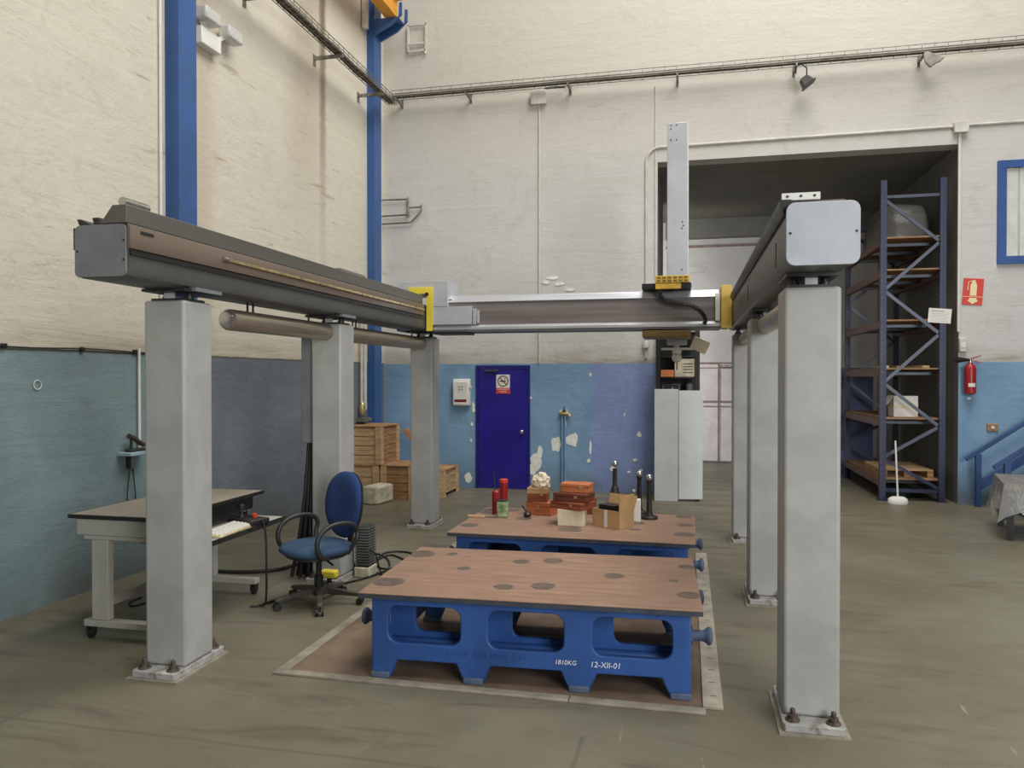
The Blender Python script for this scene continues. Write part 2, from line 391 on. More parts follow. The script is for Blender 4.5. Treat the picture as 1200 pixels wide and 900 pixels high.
def holed_plate(outer, holes, plane, lo, hi):
    bm = bmesh.new(); es = []
    for loop in [outer] + holes:
        vs = [bm.verts.new((a, b, 0)) for a, b in loop]
        es += [bm.edges.new((vs[i], vs[(i + 1) % len(vs)])) for i in range(len(vs))]
    bmesh.ops.triangle_fill(bm, use_beauty=True, edges=es)
    r = bmesh.ops.extrude_face_region(bm, geom=list(bm.faces))
    for g in r['geom']:
        if isinstance(g, bmesh.types.BMVert): g.co.z = 1
    bm.verts.ensure_lookup_table(); bm.verts.index_update()
    mb = MB()
    def P(v):
        c = lo + (hi - lo) * v.co.z
        return {'xz': (v.co.x, c, v.co.y), 'yz': (c, v.co.x, v.co.y), 'xy': (v.co.x, v.co.y, c)}[plane]
    mb.add([P(v) for v in bm.verts], [tuple(v.index for v in f.verts) for f in bm.faces]); bm.free(); return mb
def rrect(x0, x1, z0, z1, r, n=5):
    pts = []
    for cx, cz, a in ((x1 - r, z1 - r, 0), (x0 + r, z1 - r, 90), (x0 + r, z0 + r, 180), (x1 - r, z0 + r, 270)):
        for i in range(n + 1):
            t = math.radians(a + 90 * i / n); pts.append((cx + r * math.cos(t), cz + r * math.sin(t)))
    return pts

# ================================================================== setting
XL = -4.76; YB = 11.6; TOP = 8.6; YBAY = 16.2; OX0, OX1, OZ = -0.43, 3.62, 4.92
struct(MB().box(-7, 9, -8, 17, -0.2, 0).build('floor', 'floor', smooth=0))
struct(MB().box(XL - 0.3, XL, -3, YB + 0.3, 0, TOP).build('wall_left', 'wall_left', smooth=0))
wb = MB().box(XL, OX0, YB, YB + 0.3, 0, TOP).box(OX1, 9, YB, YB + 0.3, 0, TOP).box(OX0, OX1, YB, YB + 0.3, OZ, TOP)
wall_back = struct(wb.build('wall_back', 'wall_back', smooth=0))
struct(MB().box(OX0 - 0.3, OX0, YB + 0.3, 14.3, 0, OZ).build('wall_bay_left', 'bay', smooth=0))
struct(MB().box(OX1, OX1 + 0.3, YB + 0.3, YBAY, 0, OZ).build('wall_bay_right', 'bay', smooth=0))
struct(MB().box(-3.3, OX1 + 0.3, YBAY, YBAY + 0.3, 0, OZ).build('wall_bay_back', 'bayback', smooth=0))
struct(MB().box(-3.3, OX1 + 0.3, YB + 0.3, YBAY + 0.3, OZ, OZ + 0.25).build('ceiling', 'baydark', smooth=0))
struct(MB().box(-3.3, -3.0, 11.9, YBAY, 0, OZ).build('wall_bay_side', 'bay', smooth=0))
struct(MB().box(OX0, OX1, YBAY - 0.25, YBAY, 4.55, OZ).build('trim_1', 'bay', smooth=0))
struct(MB().box(OX0, OX1, YBAY - 0.04, YBAY, 4.38, 4.42).build('trim_2', 'bayrust', smooth=0))
# far door of the bay
d3 = struct(MB().box(-0.1, 0.62, YBAY - 0.06, YBAY - 0.005, 0.03, 2.02).box(0.64, 1.7, YBAY - 0.06, YBAY - 0.005, 0.03, 2.02).build('door_2', 'baydoor', smooth=0))
for z in (1.22, 2.0):
    MB().box(-0.1, 1.7, YBAY - 0.08, YBAY - 0.06, z, z + 0.035).box(-0.1, 1.7, YBAY - 0.075, YBAY - 0.06, z - 0.09, z - 0.07).build('rail', 'bayrust', d3, True)
MB().box(0.612, 0.648, YBAY - 0.085, YBAY - 0.06, 0.03, 2.0).build('meeting_stile', 'bayrust', d3, True)
MB().cyl((0.67, YBAY - 0.1, 1.95), (1.1, YBAY - 0.1, 1.95), 0.02).build('bolt_bar', 'chrome', d3, True)
# blue door with frame, closer and knob
DX0, DX1, DZ = -3.22, -2.355, 1.92
fr = struct(MB().box(DX0, DX0 + 0.04, YB - 0.02, YB, 0, DZ).box(DX1 - 0.04, DX1, YB - 0.02, YB, 0, DZ).box(DX0 + 0.04, DX1 - 0.04, YB - 0.02, YB, DZ - 0.05, DZ).build('trim_3', 'doorframe'))
dr = struct(MB().box(DX0 + 0.045, DX1 - 0.045, YB - 0.012, YB, 0.01, DZ - 0.055).build('door_1', 'door', bevel=0.003))
MB().lathe([(0.03, 0), (0.03, 0.008), (0.012, 0.01), (0.012, 0.035), (0.028, 0.045), (0.03, 0.065), (0.018, 0.075)], gy(612, 506, YB - 0.012), (0, -1, 0)).build('door_knob', 'chrome', dr, True)
p = gy(576, 437, YB)
MB().box(p.x - 0.1, p.x + 0.12, YB - 0.06, YB - 0.012, DZ - 0.1, DZ - 0.065).build('door_closer', 'rackgrey', dr, True, bevel=0.006)
# no smoking sign (on the door)
def no_smoking():
    a = gy(581.5, 439, YB - 0.014); c = gy(597.5, 461.5, YB - 0.014); cx = (a.x + c.x) / 2; w2 = (c.x - a.x) / 2; h = a.z - c.z
    t = thing('no_smoking_sign', 'white and red no smoking sign on the blue door', 'sign', (cx, YB - 0.012, c.z))
    MB().box(-w2, w2, -0.004, 0, 0, h).build('sign_plate', 'paper', t)
    MB().box(-w2, w2, -0.005, -0.004, 0, h * 0.31).build('caption_band', 'signred', t)
    ring = [(0.086 * math.cos(i * PI / 16), 0.086 * math.sin(i * PI / 16)) for i in range(32)]
    inn = [(x * 0.83, z * 0.83) for x, z in ring]
    mb = holed_plate([(x, z + h * 0.66) for x, z in ring], [[(x, z + h * 0.66) for x, z in inn]], 'xz', -0.006, -0.004)
    mb.bar((-0.052, -0.0055, h * 0.66 + 0.052), (0.052, -0.0055, h * 0.66 - 0.052), 0.001, 0.014, (0, 0, 1))
    mb.build('prohibition_ring', 'boxdark', t)
    MB().box(-0.05, 0.045, -0.0052, -0.004, h * 0.66 - 0.012, h * 0.66 + 0.006).tube([(0.02, -0.005, h * 0.66 + 0.01), (0.03, -0.005, h * 0.66 + 0.03), (0.022, -0.005, h * 0.66 + 0.045)], 0.003, 5).build('cigarette_pictogram', 'dark', t)
    for i, s_ in enumerate(('PROHIBIDO', 'FUMAR')):
        m = text_mesh(s_, 0.036, 0.0006); m.xf(Matrix.Translation((0, -0.0056, h * 0.19 - i * 0.038)) @ RX90); m.build('caption_text', 'paper', t, smooth=0)
no_smoking()
# flaked paint patches on the back wall
FL = [0]
def flake(u, v, wu, hv, n=11, mat='chip'):
    FL[0] += 1
    c = gy(u, v, YB); s = 11.4 / F; w_ = wu * s * 0.5 * 1.02; h_ = hv * s * 0.5
    pts = []
    for i in range(n):
        t = 2 * PI * i / n; r = random.uniform(0.62, 1.08)
        pts.append((c.x + w_ * r * math.cos(t), c.z + h_ * r * math.sin(t)))
    MB().prism(pts, 'xz', YB - 0.0015 - 0.0004 * FL[0], YB + 0.001).build('bare_plaster_patch', mat, wall_back, True, smooth=0)
for a in ((652, 521, 17, 24), (671, 515, 18, 18), (628, 541, 15, 30), (624, 550, 10, 18), (633, 530, 8, 16), (549, 560, 11, 14), (634, 566, 20, 14), (749, 509, 6, 9), (553, 497, 4, 5), (552, 516, 3, 5),
          (692, 524, 3, 18), (690, 540, 6, 7), (555, 478, 5, 16), (622, 466, 3, 4), (692, 439, 3, 6), (718, 549, 6, 7), (737, 553, 5, 3), (744, 539, 6, 4), (752, 551, 4, 3), (743, 575, 4, 4), (663, 497, 3, 7), (1135, 467, 5, 3)):
    flake(*a)
# scratches of filler on the white plaster above the beam
for a in ((648, 326, 18, 4), (655, 333, 16, 5), (668, 340, 12, 4), (640, 331, 10, 5)): flake(*a, n=9)

# ------------------------------------------------------------------ steel columns, crane runway
c1 = thing('steel_column', 'blue steel building column on the cream wall beside the twin lamp', 'column', (XL + 0.073, 6.435, 0))
MB().box(XL, XL + 0.146, 6.30, 6.312, 0, TOP).box(XL, XL + 0.146, 6.558, 6.57, 0, TOP).build('flange', 'steelblue', c1, True)
MB().box(XL + 0.132, XL + 0.146, 6.312, 6.558, 0, TOP).build('web', 'steelblue', c1, True)
c2 = thing('steel_column', 'blue steel corner column carrying the orange crane beam', 'column', (XL + 0.06, 11.085, 0))
MB().box(XL, XL + 0.12, 10.95, 10.962, 0, TOP).box(XL, XL + 0.12, 11.21, 11.222, 0, TOP).build('flange', 'steelblue', c2, True)
MB().box(XL + 0.105, XL + 0.12, 10.962, 11.21, 0, TOP).build('web', 'steelblue', c2, True)
MB().prism([(XL + 0.12, 6.93), (-4.36, 7.06), (-4.2, 7.2), (-4.2, 7.38), (-4.235, 7.38), (-4.25, 7.168), (XL + 0.12, 7.168)], 'xz', 10.95, 10.985).prism([(XL + 0.12, 6.93), (-4.36, 7.06), (-4.2, 7.2), (-4.2, 7.38), (-4.235, 7.38), (-4.25, 7.168), (XL + 0.12, 7.168)], 'xz', 11.185, 11.222).box(XL + 0.12, -4.25, 10.985, 11.185, 7.148, 7.168).build('corbel', 'steelblue', c2, True)
cr = thing('crane_runway_beam', 'orange overhead crane runway beam resting on the blue corbel', 'crane beam', (-4.37, 6.2, 7.17))
MB().box(-4.46, -4.28, 1.2, 11.2, 7.17, 7.195).box(-4.46, -4.28, 1.2, 11.2, 7.53, 7.555).build('flange', 'crane', cr, True)
MB().box(-4.378, -4.362, 1.2, 11.2, 7.195, 7.53).build('web', 'crane', cr, True)
MB().box(-4.40, -4.34, 1.2, 11.2, 7.555, 7.6).build('crane_rail', 'dark', cr, True)
t = tag(MB().tube([(XL + 0.02, 6.21, 1.2), (XL + 0.02, 6.21, TOP - 0.1)], 0.014).build('wall_conduit', 'white'), 'thin white conduit running up beside the blue wall column', 'conduit')
# chased lead conduit by the top of the corner column
tag(MB().box(XL + 0.02, XL + 0.10, 10.72, 10.80, 6.95, TOP).build('cable_duct', 'cream', bevel=0.006), 'short pale cable duct coming down beside the corner column', 'duct')

# ------------------------------------------------------------------ cable trays
def tray_back():
    z = 6.10; y0, y1 = 11.30, 11.45; x0, x1 = -4.5, 6.6
    t = thing('cable_tray', 'long wire cable tray across the plaster wall over the bay opening', 'cable tray', ((x0 + x1) / 2, 11.38, z))
    mb = MB()
    for yy, zz in ((y0, z), (y0, z + 0.05), (y0, z + 0.10), (y1, z), (y1, z + 0.10), (11.375, z)):
        mb.box(x0, x1, yy - 0.004, yy + 0.004, zz - 0.004, zz + 0.004)
    mb.build('side_wire', 'wire', t, True, smooth=0)
    mb = MB(); n = int((x1 - x0) / 0.16)
    for i in range(n + 1):
        x = x0 + i * (x1 - x0) / n
        mb.box(x - 0.003, x + 0.003, y0 - 0.006, y1, z - 0.006, z).box(x - 0.003, x + 0.003, y0 - 0.006, y0, z, z + 0.10)
    o = mb.build('cross_wire', 'wire', t, True, smooth=0); o['kind'] = 'stuff'
    for i, (yy, r) in enumerate(((11.33, 0.016), (11.36, 0.02), (11.40, 0.018))):
        MB().tube([(x0 + k * (x1 - x0) / 24, yy + 0.008 * math.sin(k * 1.7 + i), z + 0.006 + r) for k in range(25)], r, 6).build('cable', 'traydirt', t, True)
    for u in (464, 546, 665, 793, 932, 1082):
        x = gy(u, 80, 11.3).x
        MB().box(x - 0.012, x + 0.012, y0 - 0.02, YB - 0.012, z - 0.045, z - 0.008).box(x - 0.016, x + 0.016, YB - 0.012, YB - 0.001, z - 0.09, z + 0.06).build('bracket', 'wire', t, True)
tray_back()
def tray_left():
    z = 5.93; x0, x1 = -4.50, -4.36; y0, y1 = 5.4, 11.15
    t = thing('cable_tray', 'wire cable tray on bracket arms along the cream wall', 'cable tray', (-4.43, 8.2, z))
    mb = MB()
    for xx, zz in ((x0, z), (x0, z + 0.09), (x1, z), (x1, z + 0.045), (x1, z + 0.09), (-4.43, z)):
        mb.box(xx - 0.004, xx + 0.004, y0, y1, zz - 0.004, zz + 0.004)
    mb.build('side_wire', 'wire', t, True, smooth=0)
    mb = MB(); n = 40
    for i in range(n + 1):
        y = y0 + i * (y1 - y0) / n
        mb.box(x0, x1 + 0.006, y - 0.003, y + 0.003, z - 0.006, z).box(x1, x1 + 0.006, y - 0.003, y + 0.003, z, z + 0.09)
    o = mb.build('cross_wire', 'wire', t, True, smooth=0); o['kind'] = 'stuff'
    for i, (xx, r) in enumerate(((-4.475, 0.018), (-4.44, 0.022), (-4.395, 0.02))):
        MB().tube([(xx + 0.008 * math.sin(k * 1.9 + i), y0 + k * (y1 - y0) / 20, z + 0.006 + r) for k in range(21)], r, 6).build('cable', 'traydirt', t, True)
    for y in (7.62, 9.25, 10.62):
        MB().box(XL + 0.012, x1 + 0.01, y - 0.015, y + 0.015, z - 0.05, z - 0.008).box(XL + 0.001, XL + 0.012, y - 0.03, y + 0.03, z - 0.12, z + 0.02).build('bracket', 'wire', t, True)
tray_left()

# ------------------------------------------------------------------ wall fittings
def jbox(u0, v0, u1, v1, label):
    a = gy(u0, v0, YB - 0.05); c = gy(u1, v1, YB - 0.05)
    t = thing('junction_box', label, 'junction box', ((a.x + c.x) / 2, YB - 0.04, c.z))
    MB().box(a.x, c.x, YB - 0.09, YB, c.z, a.z).build('box_body', 'cream', t, True, bevel=0.008)
    MB().box(a.x - 0.006, c.x + 0.006, YB - 0.105, YB - 0.09, c.z - 0.006, a.z + 0.006).build('box_lid', 'cream', t, True, bevel=0.006)
    return t, (a.x + c.x) / 2, c.z, a.z
t, jx, jz0, jz1 = jbox(623, 109, 640, 123, 'grey junction box hanging under the cable tray')
tag(MB().tube([(jx, YB - 0.02, jz0), (jx, YB - 0.02, 1.96)], 0.013).build('wall_conduit', 'cream'), 'straight thin conduit dropping from the junction box to the blue dado', 'conduit')
tag(MB().tube([gy(638, 109, YB - 0.06), gy(639, 105, YB - 0.08), gy(645, 104, YB - 0.09), gy(662, 103, YB - 0.09)], 0.016).build('conduit_elbow', 'dark'), 'dark curved lead joining the junction box to the tray', 'cable')
t, jx2, jz0, jz1 = jbox(1116, 145, 1132, 156, 'grey junction box at the upper corner of the bay opening')
def path(pts, r, name, mat, label, cat, y=YB - 0.02):
    return tag(MB().tube([gy(u, v, y) for u, v in pts], r).build(name, mat), label, cat)
z0 = gy(800, 171.5, YB - 0.02).z; xa = gy(757, 200, YB - 0.02).x
pts = [(xa, YB - 0.02, 2.02)] + [(xa, YB - 0.02, z0 - 0.2)] + [(xa + 0.2 - 0.2 * math.cos(k * PI / 10), YB - 0.02, z0 - 0.2 + 0.2 * math.sin(k * PI / 10)) for k in range(1, 6)] + [(gy(1116, 150, YB).x, YB - 0.02, z0 + 0.02)]
tag(MB().tube(pts, 0.02).build('wall_conduit', 'cream'), 'bent conduit framing the top left of the bay opening', 'conduit')
tag(MB().tube([(jx2 + 0.09, YB - 0.02, z0 + 0.03), (7.4, YB - 0.02, z0 + 0.03)], 0.018).build('wall_conduit', 'cream'), 'level conduit running over the blue framed window', 'conduit')
tag(MB().tube([(jx2, YB - 0.02, jz0), (jx2, YB - 0.02, 2.36)], 0.02).build('wall_conduit', 'white'), 'white conduit down the wall edge beside the pallet rack', 'conduit')
a = gy(1127, 404, YB)
o = thing('light_switch', 'small white switch box at the foot of a white conduit', 'switch', (a.x, YB - 0.03, a.z - 0.1))
MB().box(-0.045, 0.045, -0.03, 0.03, 0, 0.19).build('switch_body', 'cream', o, bevel=0.012)
MB().box(-0.025, 0.025, -0.036, -0.03, 0.06, 0.13).build('rocker', 'white', o)
a = gy(757, 403, YB)
tag(MB().lathe([(0.018, 0), (0.045, 0.02), (0.05, 0.09), (0.03, 0.12)], (a.x, YB - 0.05, a.z - 0.08)).build('pull_bulb', 'cream'), 'little cream pendant fitting at the end of the bent conduit', 'fitting')
x = gy(767.5, 130, YB).x
tag(MB().tube([(x, YB - 0.012, 6.05), (x, YB - 0.012, 3.2)], 0.009, 6).build('wall_cable', 'cream'), 'thin cable clipped straight down behind the vertical machine ram', 'cable')
# brown socket plate
a = gy(1163, 501, YB)
o = thing('wall_socket', 'brown wall plate with white button under the fire extinguisher', 'socket', (a.x, YB - 0.012, a.z - 0.05))
MB().box(-0.07, 0.07, -0.012, 0.012, 0, 0.1).build('plate', 'wood2', o, bevel=0.005)
MB().lathe([(0.022, 0), (0.022, 0.012), (0.01, 0.016)], (0.0, -0.012, 0.05), (0, -1, 0)).build('button', 'white', o)
# floodlight hanging from tray
a = gy(944, 96, 11.3)
o = thing('floodlight', 'dark floodlight dangling from the cable tray on its lead', 'floodlight', (a.x, 11.3, a.z - 0.12))
mb = MB().prism([(-0.085, -0.035), (0.085, -0.035), (0.055, 0.08), (-0.055, 0.08)], 'xz', -0.06, 0.06); mb.xf(Matrix.Translation((0, 0, 0.1)) @ Matrix.Rotation(math.radians(-38), 4, 'Y')); mb.build('lamp_housing', 'floodlamp', o, bevel=0.01)
mb = MB().box(-0.1, 0.1, -0.075, 0.075, -0.055, -0.035); mb.xf(Matrix.Translation((0, 0, 0.1)) @ Matrix.Rotation(math.radians(-38), 4, 'Y')); mb.build('lamp_rim', 'dark', o, bevel=0.005)
MB().tube([(0.0, 0, 0.16), (0.0, 0, 0.3), (-0.06, 0.02, 0.36), (-0.13, 0.03, 0.35), (-0.14, 0.03, 0.24)], 0.01, 6).build('lead', 'dark', o)
# grey rag of plastic caught on tray
c = [gy(u, v, 11.32) for u, v in ((1079, 66), (1084, 63), (1104, 70), (1099, 75), (1094, 77), (1087, 82), (1081, 76))]
mb = MB().prism([(q.x, q.z) for q in c], 'xz', 11.27, 11.31)
tag(mb.build('plastic_scrap', 'rag', bevel=0.012), 'crumpled grey plastic scrap caught under the cable tray', 'scrap')
# bare steel brackets on the back wall
o = thing('pipe_bracket', 'thin steel pipe bracket on the white wall beside the corner column', 'bracket', gy(470, 263, YB - 0.1))
Y1 = YB - 0.06
for k, (pa, pb) in enumerate((((447, 235), (478, 234)), ((447, 254), (478, 252)), ((447, 263), (482, 261)), ((478, 244), (494, 243)))):
    MB().tube([gy(*pa, Y1), gy(*pb, Y1)], 0.013, 6).build('rod', 'wire', o, True)
MB().tube([gy(478, 232, Y1), gy(479, 255, Y1)], 0.018, 6).build('upright', 'wire', o, True)
MB().tube([gy(482, 261, Y1), gy(494, 248, Y1), gy(494, 240, Y1)], 0.013, 6).build('strut', 'wire', o, True)
o = thing('wall_frame', 'small square steel frame fixed high on the wall by the crane corbel', 'frame', gy(490, 64, YB - 0.05))
Y1 = YB - 0.05
for pa, pb in (((479, 32), (479, 63)), ((500, 29), (499, 65)), ((479, 32), (500, 30)), ((480, 54), (499, 52)), ((480, 63), (499, 60))):
    MB().bar(gy(*pa, Y1), gy(*pb, Y1), 0.03, 0.03).build('frame_bar', 'cream', o, True)
# emergency light with two heads, on the left wall
o = thing('twin_emergency_light', 'white twin head emergency light high on the cream wall', 'emergency light', (XL + 0.05, 6.88, 5.04))
MB().box(-0.05, 0.05, -0.16, 0.17, 0, 0.17).build('battery_box', 'white', o, bevel=0.01)
for yy, zz, ys in ((-0.06, 0.29, -0.02), (0.33, 0.27, 0.14)):
    hd = MB().box(-0.01, 0.12, yy - 0.13, yy + 0.13, zz - 0.065, zz + 0.065).build('lamp_head', 'lampglass', o, bevel=0.02)
    MB().box(0.02, 0.08, yy - 0.11, yy + 0.11, zz - 0.012, zz + 0.012).build('lamp_tube', 'rail_cap', hd)
    MB().bar((0.0, ys, 0.14), (0.02, yy - 0.05, zz - 0.03), 0.05, 0.04).build('head_bracket', 'white', o)
# phone handset shelf on left wall
a = gx(149, 533, XL)
o = thing('wall_shelf', 'small blue grey wall shelf holding a telephone handset', 'shelf', (XL, a.y, a.z))
MB().box(0, 0.14, -0.13, 0.15, 0, 0.03).build('shelf_board', paint('shelf_pale_blue', (150, 168, 178), 0.5), o, bevel=0.004)
MB().box(0, 0.02, -0.02, 0.02, -0.12, 0).build('shelf_support', 'dark', o)
o2 = thing('telephone_handset', 'dark telephone handset lying on the small wall shelf', 'telephone', (XL + 0.07, a.y + 0.02, a.z + 0.03))
mb = MB().box(-0.035, 0.035, -0.1, 0.1, 0, 0.025); mb.build('cradle', 'dark', o2, bevel=0.008)
MB().tube([(0, -0.09, 0.14), (0, -0.03, 0.12), (0, 0.04, 0.075), (0, 0.1, 0.05)], 0.022, 8).build('handset', paint('handset_brown', (70, 58, 52), 0.4), o2)
MB().tube([(0, -0.06, 0.02), (0, -0.06, 0.11)], 0.012, 6).build('hook', 'dark', o2)
for k, dy in enumerate((-0.01, 0.03)):
    MB().tube([(XL + 0.03, a.y + dy, a.z - 0.12), (XL + 0.025, a.y + dy * 2.5 - 0.01, a.z - 0.35), (XL + 0.03, a.y + dy * 3, a.z - 0.75)], 0.005, 5).build('cord', 'dark', o, True)
yy = gx(163, 480, XL + 0.02).y
tag(MB().tube([(XL + 0.02, yy, gx(163, 525, XL).z), (XL + 0.02, yy, 2.0)], 0.013).build('wall_conduit', 'white'), 'short white conduit on the teal dado over the telephone shelf', 'conduit')
# dado cable along left wall with clips
o = thing('dado_cable', 'black cable clipped along the top edge of the teal dado', 'cable', (XL + 0.01, 4.3, 1.96))
MB().tube([(XL + 0.012, y, 1.968 + 0.006 * math.sin(y * 5)) for y in [2.6 + 0.18 * k for k in range(20)]], 0.006, 5).build('cable_run', 'black', o, True)
for u in (3, 95, 157):
    y = gx(u, 410, XL).y; MB().box(XL, XL + 0.025, y - 0.02, y + 0.02, 1.952, 1.985).build('clip', 'black', o, True, bevel=0.004)
# ring on teal wall
a = gx(43, 451, XL)
tag(MB().tube([(XL + 0.008, a.y + 0.035 * math.cos(k * PI / 6), a.z + 0.035 * math.sin(k * PI / 6)) for k in range(13)], 0.004, 5).build('wire_ring', 'cream'), 'thin wire ring hanging on the teal dado', 'ring')
# pipes by the corner
o = thing('wall_pipes', 'pair of pale vertical pipes with a valve near the corner column', 'pipes', (XL + 0.04, 10.75, 1.2))
for k, (y, r, zb) in enumerate(((10.62, 0.022, 1.32), (10.74, 0.03, 1.25))):
    MB().tube([(XL + 0.05, y, zb), (XL + 0.05, y, 3.05)], r).build('pipe', 'cream', o, True)
MB().lathe([(0.03, 0), (0.05, 0.04), (0.05, 0.14), (0.03, 0.18)], (XL + 0.06, 10.62, 1.18)).build('valve', 'brass', o, True)
MB().box(XL, XL + 0.12, 10.52, 10.84, 1.08, 1.13).build('pipe_bracket', 'wire', o, True)
# first aid box
a = gy(530, 444, YB - 0.1); c = gy(550, 476, YB - 0.1)
o = thing('first_aid_box', 'white first aid box with a cross beside the blue door', 'first aid box', ((a.x + c.x) / 2, YB - 0.06, c.z)); W_ = (c.x - a.x) / 2; Hh = a.z - c.z
MB().box(-W_, W_, -0.02, 0.06, 0, Hh).build('box_body', 'white', o, bevel=0.02)
MB().box(-W_ + 0.01, W_ - 0.01, -0.06, -0.02, 0.01, Hh - 0.03).build('box_lid', 'white', o, bevel=0.02, seg=3)
for dx, dz in ((-1, -1), (1, -1), (-1, 1), (1, 1)):
    MB().prism([(dx * 0.015 - 0.02 * 0, Hh * 0.66 + dz * 0.03), (dx * 0.03, Hh * 0.66 + dz * 0.03), (dx * 0.03, Hh * 0.66 + dz * 0.013), (dx * 0.013, Hh * 0.66 + dz * 0.013)], 'xz', -0.0625, -0.06).build('cross_mark', 'dark', o)
MB().box(-W_ * 0.7, W_ * 0.7, -0.0625, -0.06, Hh * 0.15, Hh * 0.25).build('name_label', 'darkred', o)
MB().box(W_, W_ + 0.03, -0.03, 0.0, Hh * 0.66, Hh * 0.76).build('latch', 'white', o)
# water tap and pipe
a = gy(661, 484, YB); zb = 0.0
o = thing('water_tap', 'blue painted standpipe with brass water tap on the wall', 'tap', (a.x, YB - 0.05, 0))
MB().tube([(-0.022, 0, 0), (-0.022, 0, a.z - 0.03)], 0.014).tube([(0.022, 0, 0), (0.022, 0, a.z - 0.03)], 0.014).build('pipe', paint('pipe_blue', (112, 150, 186), 0.45), o)
MB().tube([(-0.07, 0, a.z), (0.09, -0.01, a.z - 0.01), (0.1, -0.02, a.z - 0.05)], 0.028).build('tap_body', 'brass', o)
MB().lathe([(0.03, 0), (0.025, 0.02), (0.01, 0.04), (0.004, 0.09)], (0.01, 0, a.z + 0.02)).build('tap_handle', 'dark', o)
MB().box(-0.06, 0.06, 0.02, 0.05, a.z - 0.02, a.z + 0.04).build('wall_clip', 'white', o)

# window at right
a = gy(1167, 190, YB); c = gy(1167, 310, YB); wx0 = a.x; wx1 = wx0 + 1.5; wz1 = a.z; wz0 = c.z
wn = struct(MB().box(wx0, wx0 + 0.10, YB - 0.05, YB, wz0, wz1).box(wx1 - 0.1, wx1, YB - 0.05, YB, wz0, wz1).box(wx0 + 0.1, wx1 - 0.1, YB - 0.05, YB, wz0, wz0 + 0.1).box(wx0 + 0.1, wx1 - 0.1, YB - 0.05, YB, wz1 - 0.1, wz1).build('window_1', 'winblue'))
MB().box(wx0 + 0.1, wx1 - 0.1, YB - 0.012, YB - 0.008, wz0 + 0.1, wz1 - 0.1).build('pane', 'glass', wn, True)
for k in range(8):
    x = wx0 + 0.12 + k * 0.155
    MB().box(x, x + 0.13, YB - 0.006, YB - 0.003, wz0 + 0.1, wz1 - 0.1).build('blind_slat', 'blind', wn, True)
# extinguisher sign
a = gy(1138, 342, YB)
o = thing('extinguisher_sign', 'red fire extinguisher sign with cream pictogram and arrow on the wall', 'sign', (a.x, YB - 0.006, a.z - 0.18))
o.rotation_euler = (0, math.radians(4), 0)
MB().box(-0.125, 0.125, -0.004, 0.004, 0, 0.36).build('sign_plate', 'signred', o)
MB().prism([(-0.035, 0.125), (0.045, 0.125), (0.045, 0.27), (0.03, 0.30), (0.02, 0.335), (-0.015, 0.335), (-0.02, 0.30), (-0.035, 0.27)], 'xz', -0.006, -0.004).build('extinguisher_pictogram', 'signcream', o)
MB().tube([(-0.015, -0.005, 0.325), (-0.06, -0.005, 0.31), (-0.065, -0.005, 0.24), (-0.06, -0.005, 0.2)], 0.006, 5).build('hose_pictogram', 'signcream', o)
MB().prism([(0.005, 0.01), (0.07, 0.055), (0.05, 0.075), (0.05, 0.095), (-0.04, 0.095), (-0.04, 0.075), (-0.06, 0.055)], 'xz', -0.006, -0.004).build('arrow_pictogram', 'signcream', o)
MB().box(-0.125, 0.125, -0.0055, -0.004, 0.108, 0.114).build('divider_line', 'signcream', o)
# fire extinguisher
a = gy(1137, 462, YB - 0.1)
o = thing('fire_extinguisher', 'red fire extinguisher with black horn hung on the blue wall', 'fire extinguisher', (a.x, YB - 0.1, a.z))
body = MB().lathe([(0.05, 0), (0.07, 0.015), (0.072, 0.03), (0.072, 0.34), (0.065, 0.38), (0.035, 0.41), (0.024, 0.43)], (0, 0, 0), n=20).build('cylinder', 'red', o)
lb = MB()
for k in range(6):
    t0, t1 = math.radians(-125 + k * 12), math.radians(-113 + k * 12)
    lb.add([(0.0727 * math.cos(t_), 0.0727 * math.sin(t_), z_) for z_ in (0.10, 0.15) for t_ in (t0, t1)], [(0, 1, 3, 2)])
lb.build('label_band', 'paper', body)
MB().lathe([(0.02, 0), (0.022, 0.04), (0.014, 0.06)], (0, 0, 0.42)).build('valve', 'chrome', o)
MB().bar((-0.02, 0, 0.47), (0.13, 0, 0.52), 0.02, 0.015).bar((-0.02, 0, 0.455), (0.14, 0, 0.43), 0.02, 0.012).build('handle', 'red', o)
MB().lathe([(0.018, 0), (0.024, 0.04), (0.045, 0.15), (0.047, 0.16)], (-0.02, -0.01, 0.465), (-1, 0, 0.02)).build('horn', 'black', o)
MB().box(-0.03, 0.03, 0.05, 0.1, 0.2, 0.3).build('wall_hook', 'dark', o)

